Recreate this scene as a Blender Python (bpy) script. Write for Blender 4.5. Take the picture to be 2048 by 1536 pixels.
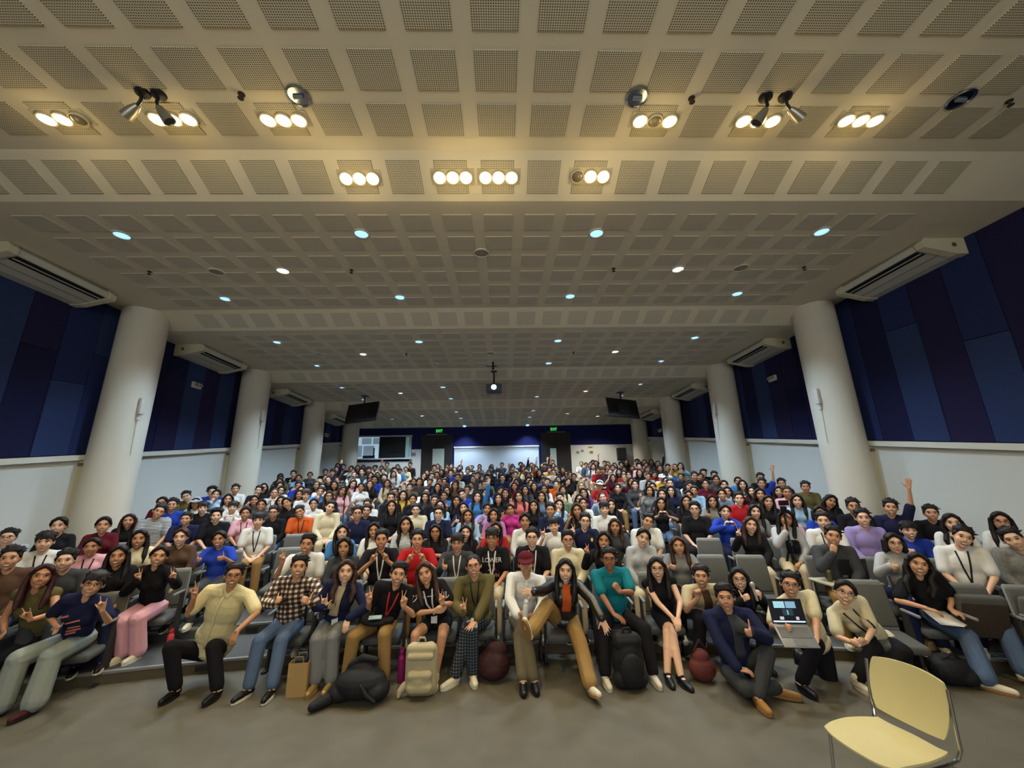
import bpy, bmesh, math, random
import numpy as np
from mathutils import Vector, Matrix, Euler
from mathutils.bvhtree import BVHTree

for _o in list(bpy.data.objects):
    bpy.data.objects.remove(_o)
random.seed(7)
rng = np.random.default_rng(7)
SC = bpy.context.scene
COL = SC.collection

# ------------------------------------------------------------------ camera
FL = 785.0                                    # focal length in pixels of the 2048 x 1536 frame
PITCH, YAW, ROLL = (math.radians(a) for a in (14.5, 1.58, -1.17))
CAM = np.array([0.31, 0.0, 2.15])
_f = np.array([math.sin(YAW) * math.cos(PITCH), math.cos(YAW) * math.cos(PITCH), math.sin(PITCH)])
_r = np.array([math.cos(YAW), -math.sin(YAW), 0.0])
_u = np.cross(_r, _f)
CR = _r * math.cos(ROLL) + _u * math.sin(ROLL)
CU = -_r * math.sin(ROLL) + _u * math.cos(ROLL)
CF = _f
cam_data = bpy.data.cameras.new('camera')
cam_data.sensor_width = 36.0
cam_data.sensor_fit = 'HORIZONTAL'
cam_data.lens = FL / 2048 * 36.0
cam_data.clip_start = 0.05
cam_data.clip_end = 200
cam = bpy.data.objects.new('camera', cam_data)
COL.objects.link(cam)
cam.matrix_world = Matrix(((CR[0], CU[0], -CF[0], CAM[0]), (CR[1], CU[1], -CF[1], CAM[1]), (CR[2], CU[2], -CF[2], CAM[2]), (0, 0, 0, 1)))
SC.camera = cam

# ------------------------------------------------------------------ world, exposure
w = bpy.data.worlds.new('world')
SC.world = w
w.use_nodes = True
w.node_tree.nodes['Background'].inputs[0].default_value = (0.05, 0.055, 0.06, 1)
w.node_tree.nodes['Background'].inputs[1].default_value = 0.3
SC.view_settings.view_transform = 'Standard'
SC.view_settings.look = 'None'
SC.view_settings.gamma = 1
SC.view_settings.use_curve_mapping = False
SC.view_settings.exposure = -0.28
SC.cycles.use_denoising = True
SC.cycles.max_bounces = 5
SC.cycles.diffuse_bounces = 4
SC.cycles.glossy_bounces = 2
SC.cycles.transmission_bounces = 2
SC.cycles.caustics_reflective = False
SC.cycles.caustics_refractive = False
SC.cycles.use_adaptive_sampling = True
SC.cycles.adaptive_threshold = 0.06
SC.cycles.use_light_tree = False
SC.cycles.sample_clamp_indirect = 4.0

WARM = (1.0, 0.72, 0.30)
COOL = (0.62, 0.80, 1.0)
SPOT_W = 110.0      # each warm three-lamp fixture
DOWN_W = 520.0       # each cool downlight
SCREEN_E = 3.9     # lit projection screen on the front wall, behind the camera


# ------------------------------------------------------------------ rays of the measured camera, used to read real positions off known planes
def ray(x, y):
    return CF + ((x - 1024) / FL) * CR + ((768 - y) / FL) * CU


def at_y(x, y, Y):
    d = ray(x, y)
    return CAM + d * ((Y - CAM[1]) / d[1])


def at_z(x, y, Z):
    d = ray(x, y)
    return CAM + d * ((Z - CAM[2]) / d[2])


def at_x(x, y, X):
    d = ray(x, y)
    return CAM + d * ((X - CAM[0]) / d[0])


def lin(c):
    c = c / 255.0
    return c / 12.92 if c <= 0.04045 else ((c + 0.055) / 1.055) ** 2.4


def srgb(r, g, b):
    return (lin(r), lin(g), lin(b))


# ------------------------------------------------------------------ materials
MATS = {}


def mat(name, rgb, rough=0.75, metal=0.0, noise=0.0, scale=8.0, emit=None, strength=0.0, spec=0.3, bump=0.0, alpha=None, trans=0.0):
    if name in MATS:
        return MATS[name]
    m = bpy.data.materials.new(name)
    m.use_nodes = True
    nt = m.node_tree
    b = nt.nodes['Principled BSDF']
    b.inputs['Base Color'].default_value = (*rgb, 1)
    b.inputs['Roughness'].default_value = rough
    b.inputs['Metallic'].default_value = metal
    b.inputs['Specular IOR Level'].default_value = spec
    if trans:
        b.inputs['Transmission Weight'].default_value = trans
    if emit:
        b.inputs['Emission Color'].default_value = (*emit, 1)
        b.inputs['Emission Strength'].default_value = strength
    if noise or bump:
        tc = nt.nodes.new('ShaderNodeTexCoord')
        n = nt.nodes.new('ShaderNodeTexNoise')
        n.inputs['Scale'].default_value = scale
        n.inputs['Detail'].default_value = 4
        nt.links.new(tc.outputs['Object'], n.inputs['Vector'])
        if noise:
            mx = nt.nodes.new('ShaderNodeMix')
            mx.data_type = 'RGBA'
            mx.inputs[6].default_value = (*[c * (1 - noise) for c in rgb], 1)
            mx.inputs[7].default_value = (*[min(1, c * (1 + noise)) for c in rgb], 1)
            nt.links.new(n.outputs['Fac'], mx.inputs[0])
            nt.links.new(mx.outputs[2], b.inputs['Base Color'])
        if bump:
            bp = nt.nodes.new('ShaderNodeBump')
            bp.inputs['Strength'].default_value = bump
            bp.inputs['Distance'].default_value = 0.01
            nt.links.new(n.outputs['Fac'], bp.inputs['Height'])
            nt.links.new(bp.outputs['Normal'], b.inputs['Normal'])
    MATS[name] = m
    return m


def perforated(name, rgb, hole, pitch=0.0215, rad=0.31):
    m = mat(name, rgb, 0.85)
    nt = m.node_tree
    b = nt.nodes['Principled BSDF']
    tc = nt.nodes.new('ShaderNodeTexCoord')
    sep = nt.nodes.new('ShaderNodeSeparateXYZ')
    nt.links.new(tc.outputs['Object'], sep.inputs[0])
    outs = []
    for ax in 'XY':
        d = nt.nodes.new('ShaderNodeMath'); d.operation = 'DIVIDE'; d.inputs[1].default_value = pitch
        nt.links.new(sep.outputs[ax], d.inputs[0])
        fr = nt.nodes.new('ShaderNodeMath'); fr.operation = 'FRACT'
        nt.links.new(d.outputs[0], fr.inputs[0])
        s = nt.nodes.new('ShaderNodeMath'); s.operation = 'SUBTRACT'; s.inputs[1].default_value = 0.5
        nt.links.new(fr.outputs[0], s.inputs[0])
        p = nt.nodes.new('ShaderNodeMath'); p.operation = 'MULTIPLY'
        nt.links.new(s.outputs[0], p.inputs[0]); nt.links.new(s.outputs[0], p.inputs[1])
        outs.append(p)
    a = nt.nodes.new('ShaderNodeMath'); a.operation = 'ADD'
    nt.links.new(outs[0].outputs[0], a.inputs[0]); nt.links.new(outs[1].outputs[0], a.inputs[1])
    lt = nt.nodes.new('ShaderNodeMath'); lt.operation = 'LESS_THAN'; lt.inputs[1].default_value = rad * rad
    nt.links.new(a.outputs[0], lt.inputs[0])
    mx = nt.nodes.new('ShaderNodeMix'); mx.data_type = 'RGBA'
    mx.inputs[6].default_value = (*rgb, 1); mx.inputs[7].default_value = (*hole, 1)
    nt.links.new(lt.outputs[0], mx.inputs[0])
    nt.links.new(mx.outputs[2], b.inputs['Base Color'])
    return m


def plaid(name, c1, c2, c3, scale=9.0):
    m = mat(name, c1, 0.9)
    nt = m.node_tree
    b = nt.nodes['Principled BSDF']
    tc = nt.nodes.new('ShaderNodeTexCoord')
    last = None
    for i, direction in enumerate(('X', 'Z')):
        wv = nt.nodes.new('ShaderNodeTexWave')
        wv.bands_direction = direction
        wv.inputs['Scale'].default_value = scale / 2
        wv.inputs['Distortion'].default_value = 0.6
        nt.links.new(tc.outputs['Object'], wv.inputs['Vector'])
        gt = nt.nodes.new('ShaderNodeMath'); gt.operation = 'GREATER_THAN'; gt.inputs[1].default_value = 0.55
        nt.links.new(wv.outputs['Fac'], gt.inputs[0])
        if last is None:
            last = gt
        else:
            a = nt.nodes.new('ShaderNodeMath'); a.operation = 'ADD'
            nt.links.new(last.outputs[0], a.inputs[0]); nt.links.new(gt.outputs[0], a.inputs[1])
            dv = nt.nodes.new('ShaderNodeMath'); dv.operation = 'DIVIDE'; dv.inputs[1].default_value = 2
            nt.links.new(a.outputs[0], dv.inputs[0])
            cr = nt.nodes.new('ShaderNodeValToRGB')
            cr.color_ramp.interpolation = 'CONSTANT'
            cr.color_ramp.elements[0].color = (*c1, 1)
            cr.color_ramp.elements[1].position = 0.4
            cr.color_ramp.elements[1].color = (*c2, 1)
            e = cr.color_ramp.elements.new(0.8); e.color = (*c3, 1)
            nt.links.new(dv.outputs[0], cr.inputs[0])
            nt.links.new(cr.outputs[0], b.inputs['Base Color'])
    return m


def stripes(name, c1, c2, scale=14.0, direction='Z', cut=0.5):
    m = mat(name, c1, 0.9)
    nt = m.node_tree
    b = nt.nodes['Principled BSDF']
    tc = nt.nodes.new('ShaderNodeTexCoord')
    wv = nt.nodes.new('ShaderNodeTexWave')
    wv.bands_direction = direction
    wv.inputs['Scale'].default_value = scale / 2
    nt.links.new(tc.outputs['Object'], wv.inputs['Vector'])
    gt = nt.nodes.new('ShaderNodeMath'); gt.operation = 'GREATER_THAN'; gt.inputs[1].default_value = cut
    nt.links.new(wv.outputs['Fac'], gt.inputs[0])
    mx = nt.nodes.new('ShaderNodeMix'); mx.data_type = 'RGBA'
    mx.inputs[6].default_value = (*c1, 1); mx.inputs[7].default_value = (*c2, 1)
    nt.links.new(gt.outputs[0], mx.inputs[0])
    nt.links.new(mx.outputs[2], b.inputs['Base Color'])
    return m


# ------------------------------------------------------------------ mesh collecting
class MB:
    """collects verts and faces of one mesh"""

    def __init__(self):
        self.v = []; self.f = []; self.mi = []; self.cur = 0

    def add(self, vs, fs):
        o = len(self.v)
        self.v += [tuple(map(float, p)) for p in vs]
        self.f += [tuple(i + o for i in f) for f in fs]
        self.mi += [self.cur] * len(fs)
        return self

    def box(self, c, s, rot=None):
        x, y, z = (a / 2 for a in s)
        vs = [(-x, -y, -z), (x, -y, -z), (x, y, -z), (-x, y, -z), (-x, -y, z), (x, -y, z), (x, y, z), (-x, y, z)]
        if rot is not None:
            vs = [rot @ Vector(v) for v in vs]
        vs = [(v[0] + c[0], v[1] + c[1], v[2] + c[2]) for v in vs]
        return self.add(vs, [(0, 3, 2, 1), (4, 5, 6, 7), (0, 1, 5, 4), (1, 2, 6, 5), (2, 3, 7, 6), (3, 0, 4, 7)])

    def hexa(self, vs):
        return self.add(vs, [(0, 3, 2, 1), (4, 5, 6, 7), (0, 1, 5, 4), (1, 2, 6, 5), (2, 3, 7, 6), (3, 0, 4, 7)])

    def rbox(self, c, s, r, rot=None, n=3):
        """box with rounded edges: rounded rectangle in x-y swept in z with softened ends"""
        x, y, z = (a / 2 for a in s)
        prof = [(-z + r * (1 - math.cos(math.pi / 2 * k / n)), r * (1 - math.sin(math.pi / 2 * k / n))) for k in range(n + 1)]
        prof = prof + [(-a, b) for a, b in reversed(prof)]
        rings = []
        for zz, ins in prof:
            hx, hy = x - ins, y - ins
            rr = max(r - ins, r * 0.35)
            ring = []
            for cx, cy, a0 in ((hx - rr, hy - rr, 0), (-hx + rr, hy - rr, 90), (-hx + rr, -hy + rr, 180), (hx - rr, -hy + rr, 270)):
                for k in range(n + 1):
                    a = math.radians(a0 + 90 * k / n)
                    ring.append((cx + rr * math.cos(a), cy + rr * math.sin(a), zz))
            rings.append(ring)
        m = len(rings[0])
        vs = [p for r_ in rings for p in r_]
        fs = [(i * m + j, i * m + (j + 1) % m, (i + 1) * m + (j + 1) % m, (i + 1) * m + j) for i in range(len(rings) - 1) for j in range(m)]
        fs += [tuple(range(m - 1, -1, -1)), tuple(range((len(rings) - 1) * m, len(rings) * m))]
        vs = [Vector(v) for v in vs]
        if rot is not None:
            vs = [rot @ v for v in vs]
        return self.add([(v[0] + c[0], v[1] + c[1], v[2] + c[2]) for v in vs], fs)

    def lathe(self, prof, c=(0, 0, 0), n=20, rot=None):
        """prof: (radius, z) pairs"""
        vs = []
        for r, z in prof:
            for k in range(n):
                a = 2 * math.pi * k / n
                vs.append(Vector((r * math.cos(a), r * math.sin(a), z)))
        fs = [(i * n + j, i * n + (j + 1) % n, (i + 1) * n + (j + 1) % n, (i + 1) * n + j) for i in range(len(prof) - 1) for j in range(n)]
        if prof[0][0] > 1e-6:
            fs.append(tuple(range(n - 1, -1, -1)))
        if prof[-1][0] > 1e-6:
            fs.append(tuple(range((len(prof) - 1) * n, len(prof) * n)))
        if rot is not None:
            vs = [rot @ v for v in vs]
        return self.add([(v[0] + c[0], v[1] + c[1], v[2] + c[2]) for v in vs], fs)

    def tube(self, pts, r, n=8, closed=False):
        pts = [Vector(p) for p in pts]
        rr = r if isinstance(r, (list, tuple)) else [r] * len(pts)
        up = Vector((0, 0, 1))
        vs = []
        m = len(pts)
        prev = None
        for i, p in enumerate(pts):
            a = pts[(i - 1) % m] if closed else pts[max(i - 1, 0)]
            b = pts[(i + 1) % m] if closed else pts[min(i + 1, m - 1)]
            t = (b - a).normalized()
            if prev is None:
                s = t.cross(up)
                if s.length < 0.05:
                    s = t.cross(Vector((0, 1, 0)))
            else:
                s = prev - t * prev.dot(t)
            s.normalize()
            prev = s
            q = t.cross(s)
            for k in range(n):
                an = 2 * math.pi * k / n
                vs.append(p + s * (rr[i] * math.cos(an)) + q * (rr[i] * math.sin(an)))
        last = m if closed else m - 1
        fs = [(i * n + j, i * n + (j + 1) % n, ((i + 1) % m) * n + (j + 1) % n, ((i + 1) % m) * n + j) for i in range(last) for j in range(n)]
        if not closed:
            fs += [tuple(range(n - 1, -1, -1)), tuple(range((m - 1) * n, m * n))]
        return self.add(vs, fs)

    def mesh(self, name, mats, smooth=False):
        me = bpy.data.meshes.new(name)
        me.from_pydata(self.v, [], self.f)
        for m in (mats if isinstance(mats, (list, tuple)) else [mats]):
            me.materials.append(m)
        if len(me.materials) > 1:
            me.polygons.foreach_set('material_index', self.mi)
        bm = bmesh.new(); bm.from_mesh(me)
        bmesh.ops.recalc_face_normals(bm, faces=bm.faces)
        bm.to_mesh(me); bm.free()
        if smooth:
            me.shade_smooth()
            me.set_sharp_from_angle(angle=math.radians(40))
        me.update()
        return me


def link(name, data, parent=None, loc=None, rot=None):
    o = bpy.data.objects.new(name, data)
    COL.objects.link(o)
    if parent is not None:
        o.parent = parent
    if loc is not None:
        o.location = loc
    if rot is not None:
        o.rotation_euler = rot
    return o


def tag(o, label, cat, group=None):
    o['label'] = label
    o['category'] = cat
    if group:
        o['group'] = group
    return o


def struct(o, label=None):
    o['kind'] = 'structure'
    if label:
        o['label'] = label
    return o


def empty(name, loc, rz=0.0):
    o = link(name, None, None, loc, (0, 0, rz))
    o.empty_display_size = 0.1
    return o


def copy_tree(o, parent=None):
    c = o.copy()
    COL.objects.link(c)
    c.parent = parent
    for ch in list(o.children):
        copy_tree(ch, c)
    return c


ORD = ['zeroth', 'first', 'second', 'third', 'fourth', 'fifth', 'sixth', 'seventh', 'eighth', 'ninth', 'tenth', 'eleventh', 'twelfth', 'thirteenth', 'fourteenth', 'fifteenth', 'sixteenth', 'seventeenth', 'eighteenth', 'nineteenth', 'twentieth']
ORD += ['twenty-' + o for o in ORD[1:10]] + ['thirtieth'] + ['thirty-' + o for o in ORD[1:10]] + ['fortieth']

# ------------------------------------------------------------------ layout of the hall
WX = 8.0            # side walls at +-WX
YB = 21.3           # back wall
YF = -4.5           # front wall behind the camera
BAY = 4.1
COLY = [8.25 + BAY * k for k in range(4)]
CEIL = [(YF - 0.2, 6.12), (4.0, 6.19)]
for k in range(5):
    CEIL.append((4.6 + BAY * k, 5.94 - 0.166 * k))
    if k < 4:
        CEIL.append((8.1 + BAY * k, 6.024 - 0.166 * k))
CEIL.append((20.4 + 0.0, 5.526))
CEIL.sort()
CEIL.append((YB + 0.3, 5.27))


def ceil_z(Y):
    return float(np.interp(Y, [c[0] for c in CEIL], [c[1] for c in CEIL]))


def on_ceiling(x, y):
    d = ray(x, y)
    lo, hi = 0.3, 40.0
    for _ in range(60):
        m = (lo + hi) / 2
        q = CAM + d * m
        if q[1] < YB and q[2] < ceil_z(q[1]):
            lo = m
        else:
            hi = m
    return CAM + d * lo


def ceil_slope(Y):
    return math.atan2(ceil_z(Y + 0.01) - ceil_z(Y - 0.01), 0.02)


RK = 37.0           # curvature of the seat rows: rho = y + x^2 / RK
ROWS = [5.45 + 0.95 * k for k in range(6)] + [10.2 + 0.81 * k for k in range(1, 13)]
NR = len(ROWS)
RISE = 0.128
EDGE = 0.47


def row_z(k):
    return RISE / 0.95 * (ROWS[k] - ROWS[0])


def rail_z(Y):
    return 2.62 + 0.127 * (Y - 5.8)


# ------------------------------------------------------------------ setting: materials
M_ceil = mat('ceiling_paint', srgb(226, 217, 190), 0.9, noise=0.03, scale=2.0)
M_perf = perforated('perforated_panel', srgb(214, 205, 176), srgb(96, 90, 72))
M_perf2 = perforated('perforated_panel_far', srgb(214, 206, 184), srgb(174, 166, 146))
M_white = mat('wall_white', srgb(205, 208, 202), 0.85, noise=0.03, scale=1.5)
M_col = mat('column_paint', srgb(212, 208, 192), 0.8, noise=0.03, scale=2.5)
M_navy = mat('navy_wall', srgb(24, 28, 80), 0.95, noise=0.15, scale=6)
M_fab = [mat('navy_fabric_%s' % n, srgb(*c), 0.98, noise=0.12, scale=30) for n, c in (('dark', (20, 24, 62)), ('slate', (40, 55, 96)), ('plum', (30, 28, 64)), ('mid', (30, 41, 86)))]
M_floor = mat('vinyl_floor', srgb(92, 87, 72), 0.6, noise=0.3, scale=3.2, spec=0.35)
M_tread = mat('grey_carpet', srgb(74, 77, 78), 0.95, noise=0.15, scale=20)
M_riser = mat('brown_riser', srgb(84, 76, 60), 0.9, noise=0.12, scale=10)
M_trim = mat('cream_trim', srgb(214, 212, 198), 0.6)
M_black = mat('black_metal', srgb(22, 22, 24), 0.45)
M_darkwood = mat('dark_door', srgb(34, 31, 30), 0.6, noise=0.1)
M_chrome = mat('chrome', srgb(190, 190, 190), 0.2, metal=1.0)
M_ac = mat('ac_cream', srgb(206, 200, 172), 0.5)
M_acw = mat('ac_white', srgb(196, 196, 184), 0.5)
M_slot = mat('ac_slot', srgb(20, 20, 20), 0.8)
# ------------------------------------------------------------------ ceiling
def extrude_profile(pts, x0, x1, mb, th=0.12):
    n = len(pts)
    vs = [(x0, y, z) for y, z in pts] + [(x1, y, z) for y, z in pts] + [(x0, y, z + th) for y, z in pts] + [(x1, y, z + th) for y, z in pts]
    fs = []
    for i in range(n - 1):
        fs += [(i, i + 1, n + i + 1, n + i), (2 * n + i, 3 * n + i, 3 * n + i + 1, 2 * n + i + 1)]
        fs += [(i, 2 * n + i, 2 * n + i + 1, i + 1), (n + i, n + i + 1, 3 * n + i + 1, 3 * n + i)]
    fs += [(0, n, 3 * n, 2 * n), (n - 1, 2 * n + n - 1, 3 * n + n - 1, n + n - 1)]
    mb.add(vs, fs)


mb = MB(); extrude_profile(CEIL, -WX - 0.15, WX + 0.15, mb)
ceiling = struct(link('ceiling', mb.mesh('ceiling', M_ceil)), 'stepped cream ceiling with rows of perforated square panels')

PANEL = 0.42
pm = MB(); pm.box((0, 0, 0.004), (PANEL, PANEL, 0.012))
panel_mesh = pm.mesh('ceiling_panel', M_perf)
panel_mesh2 = pm.mesh('ceiling_panel_plain', M_perf2)
rows_y = [2.46, 3.03, 3.585]
panel_rows = [(y, 0) for y in rows_y]
for k in range(5):
    panel_rows.append((4.3 + BAY * k, 1))
    if k < 4:
        for j in range(6):
            panel_rows.append((5.06 + 0.535 * j + BAY * k, 2))
panel_rows.sort()
far = MB()
n_single = 0
CX = [0.295 + 0.6 * i for i in range(-11, 11)]
near_rows = [r for r in panel_rows if r[0] < 8.75]
for (Y, kind) in panel_rows:
    if Y < 2.3:
        continue
    z = ceil_z(Y); a = ceil_slope(Y)
    dy = 0.36 if kind == 2 else (0.42 if kind == 1 else 0.40)
    for X in CX:
        if abs(X) > 6.75:
            continue
        if (Y, kind) in near_rows and n_single < 290:
            o = link('ceiling_panel', panel_mesh if Y < 4.7 else panel_mesh2, ceiling, (X, Y, z - 0.008), (a, 0, 0))
            o.scale = (1, dy / PANEL, 1)
            n_single += 1
        else:
            ca, sa = math.cos(a), math.sin(a)
            h = PANEL / 2; g = dy / 2
            vs = [(X + sx * h, Y + sy * g * ca, z - 0.006 + sy * g * sa + dz) for dz in (-0.006, 0.004) for sx, sy in ((-1, -1), (1, -1), (1, 1), (-1, 1))]
            far.hexa(vs)
M_perf_far = mat('panel_far', srgb(205, 198, 178), 0.9, noise=0.06, scale=60)
o = link('ceiling_panel', far.mesh('far_panels', M_perf_far), ceiling); o['kind'] = 'stuff'

# ------------------------------------------------------------------ floor and terraces
mb = MB(); mb.box((0, (YF + 7.0) / 2, -0.06), (2 * WX + 0.3, 7.0 - YF + 0.4, 0.12))
floor = struct(link('floor', mb.mesh('floor', M_floor)), 'worn grey-beige vinyl floor in front of the seats')
XS = [-WX + 2 * WX * i / 36 for i in range(37)]


def curve_y(rho, X):
    return rho - X * X / RK


M_step_light = mat('step_light_face', srgb(40, 38, 34), 0.6)
for k in range(1, NR):
    e0 = ROWS[k] - EDGE
    last = k == NR - 1
    e1 = ROWS[k + 1] - EDGE if not last else None
    z1 = row_z(k); z0 = row_z(k - 1) - 0.06
    mb = MB()
    n = len(XS)
    vs = []
    for X in XS:
        yb = YB + 0.1 if last else min(curve_y(e1, X) + 0.05, YB + 0.1)
        yf = min(curve_y(e0, X), YB)
        vs += [(X, yf, z0), (X, yf, z1), (X, yb, z1), (X, yb, z0)]
    fr = []; tops = []
    fs = []; mi = []
    for i in range(n - 1):
        a, b = 4 * i, 4 * i + 4
        fs += [(a, b, b + 1, a + 1), (a + 1, b + 1, b + 2, a + 2), (a + 2, b + 2, b + 3, a + 3), (a + 3, b + 3, b, a)]
        mi += [1, 0, 0, 0]
    fs += [(0, 1, 2, 3), tuple(4 * (n - 1) + q for q in (3, 2, 1, 0))]
    mi += [0, 0]
    mb.v = vs; mb.f = fs; mb.mi = mi
    t = link('terrace', mb.mesh('terrace', [M_tread, M_riser if k == 1 else M_tread]), floor)
    # nosing strip along the edge, two step lights in the aisles
    mb = MB()
    for i in range(n - 1):
        p, q = (XS[i], curve_y(e0, XS[i])), (XS[i + 1], curve_y(e0, XS[i + 1]))
        mb.hexa([(p[0], p[1] - 0.006, z1 - 0.022), (q[0], q[1] - 0.006, z1 - 0.022), (q[0], q[1] + 0.045, z1 - 0.022), (p[0], p[1] + 0.045, z1 - 0.022),
                 (p[0], p[1] - 0.006, z1 + 0.004), (q[0], q[1] - 0.006, z1 + 0.004), (q[0], q[1] + 0.045, z1 + 0.004), (p[0], p[1] + 0.045, z1 + 0.004)])
    link('nosing', mb.mesh('nosing', mat('nosing_grey', srgb(120, 122, 120), 0.7)), t)
    if k < 9:
        for X in (-3.4, 3.5):
            b = MB(); b.box((X, curve_y(e0, X) - 0.008, z1 - 0.07), (0.16, 0.03, 0.055))
            link('step_light', b.mesh('step_light', M_step_light), t)

# ------------------------------------------------------------------ walls
for side, name in ((-1, 'wall_left'), (1, 'wall_right')):
    xw = side * WX
    mb = MB()
    ys = [YF, 0, 4, 5.8] + [5.8 + 1.0 * i for i in range(1, 16)] + [YB]
    # navy backing wall from floor to above the ceiling
    x0, x1 = xw, xw + side * 0.2
    mb.hexa([(x0, YF, -0.1), (x1, YF, -0.1), (x1, YB + 0.2, -0.1), (x0, YB + 0.2, -0.1), (x0, YF, 6.25), (x1, YF, 6.25), (x1, YB + 0.2, 6.25), (x0, YB + 0.2, 6.25)])
    wall = struct(link(name, mb.mesh(name, M_navy)), 'side wall with navy fabric panels above white plaster, %s side' % ('left' if side < 0 else 'right'))
    # white lower wall standing slightly proud, top following the seating rake
    b = MB(); th = 0.06
    xa, xb = xw - side * th, xw + side * 0.01
    yb0, yb1 = YF, YB
    b.hexa([(xa, yb0, -0.05), (xb, yb0, -0.05), (xb, yb1, -0.05), (xa, yb1, -0.05),
            (xa, yb0, rail_z(yb0) - 0.05), (xb, yb0, rail_z(yb0) - 0.05), (xb, yb1, rail_z(yb1) - 0.05), (xa, yb1, rail_z(yb1) - 0.05)])
    link('white_lower_wall', b.mesh('white_lower_wall', M_white), wall)
    # ledge on top of it
    tr = MB()
    xa = xw - side * 0.13
    tr.hexa([(xa, yb0, rail_z(yb0) - 0.1), (xw, yb0, rail_z(yb0) - 0.1), (xw, yb1, rail_z(yb1) - 0.1), (xa, yb1, rail_z(yb1) - 0.1),
             (xa, yb0, rail_z(yb0)), (xw, yb0, rail_z(yb0)), (xw, yb1, rail_z(yb1)), (xa, yb1, rail_z(yb1))])
    struct(link('trim_1' if side < 0 else 'trim_2', tr.mesh('ledge', M_trim)), 'cream ledge along the %s wall under the navy panels' % ('left' if side < 0 else 'right'))
    # fabric panels
    y = 4.2 - 0.615 * 3
    idx = 0
    pr = random.Random(11 + side)
    prev = -1
    while y < YB - 0.3:
        c = pr.choice([i for i in (0, 1, 2, 3, 0, 1) if i != prev]); prev = c
        y1 = min(y + 0.585, YB - 0.05)
        zs = [(rail_z, 0.0)]
        split = pr.random() < 0.3
        cuts = [0.0, pr.uniform(0.3, 0.75), 1.0] if split else [0.0, 1.0]
        for j in range(len(cuts) - 1):
            f = MB()
            def zz(Y, t):
                return (rail_z(Y) + 0.01) * (1 - t) + (ceil_z(Y) + 0.02) * t
            g = 0.006
            xa = xw - side * (0.03 + 0.012 * (c == 1)); xb = xw
            f.hexa([(xa, y, zz(y, cuts[j]) + g), (xb, y, zz(y, cuts[j]) + g), (xb, y1, zz(y1, cuts[j]) + g), (xa, y1, zz(y1, cuts[j]) + g),
                    (xa, y, zz(y, cuts[j + 1]) - g), (xb, y, zz(y, cuts[j + 1]) - g), (xb, y1, zz(y1, cuts[j + 1]) - g), (xa, y1, zz(y1, cuts[j + 1]) - g)])
            link('fabric_panel', f.mesh('fabric_panel', M_fab[(c + 2 * j) % 4]), wall)
        y += 0.6
        idx += 1
    # round columns
    for k, Y in enumerate(COLY):
        X = side * (WX - 0.45)
        m = MB(); m.lathe([(0.41, -0.05), (0.41, ceil_z(Y) + 0.05)], n=40)
        c = link('column', m.mesh('column', M_col, True), None, (X, Y, 0))
        struct(c, 'round cream column, %s from the stage on the %s wall' % (ORD[k + 1], 'left' if side < 0 else 'right'))
        # beam end joining column and ceiling
        m = MB(); m.box((0, 0, 0), (0.10, 0.06, 1.9))
        cd = link('conduit', m.mesh('conduit', mat('conduit_cream', srgb(196, 186, 150), 0.7)), c, (side * 0.36, -0.24, rail_z(Y) - 1.1))
        m = MB(); m.box((0, 0, 0), (0.12, 0.05, 0.06))
        link('bracket', m.mesh('bracket', mat('bracket_brown', srgb(120, 104, 70), 0.7)), c, (side * 0.37, -0.27, rail_z(Y) - 0.22))
        # slim speaker box and its cable on the column
        m = MB(); m.rbox((0, 0, 0), (0.07, 0.10, 0.34), 0.015)
        e = tag(link('wall_speaker', m.mesh('wall_speaker', mat('off_white_plastic', srgb(206, 204, 194), 0.5), True), None, (X - side * 0.435, Y - 0.13, rail_z(Y) + 0.95)),
                'slim white speaker box on the %s column of the %s wall' % (ORD[k + 1], 'left' if side < 0 else 'right'), 'speaker', 'column speakers')
        m = MB(); m.tube([(0.0, -0.02, -0.17), (side * 0.03, 0.0, -0.4), (side * 0.015, 0.0, -0.8), (side * 0.02, 0.01, -1.0)], 0.008, 6)
        link('cable', m.mesh('cable', M_acw), e)
        m = MB(); m.rbox((0, 0, 0), (0.05, 0.06, 0.07), 0.012)
        link('lower_box', m.mesh('lower_box', mat('off_white_plastic', (1, 1, 1))), e, (side * 0.022, 0, -0.26))

# front wall behind the camera with the lit projection screen
mb = MB(); mb.box((0, YF - 0.1, 3.1), (2 * WX + 0.4, 0.2, 6.5))
struct(link('wall_front', mb.mesh('wall_front', M_white)), 'white front wall behind the stage')
scr = empty('projection_screen', (0, YF + 0.12, 1.6))
tag(scr, 'wide lit projection screen on the front wall', 'screen')
m = MB(); m.box((0, 0, 2.0), (8.4, 0.03, 4.0))
link('screen_surface', m.mesh('screen_surface', mat('screen_lit', srgb(220, 225, 230), 0.9, emit=(0.96, 0.97, 0.95), strength=SCREEN_E)), scr)
m = MB(); m.box((0, -0.04, 2.0), (8.7, 0.05, 4.3))
link('screen_border', m.mesh('screen_border', M_black), scr)

# ------------------------------------------------------------------ back wall
def bw(x, y, Y=YB):
    q = at_y(x, y, Y)
    return q[0], q[2]


mb = MB(); mb.box((0, YB + 0.1, 2.7), (2 * WX + 0.4, 0.2, 5.6))
wb = struct(link('wall_back', mb.mesh('wall_back', M_navy)), 'navy back wall above white lower panels')
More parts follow.
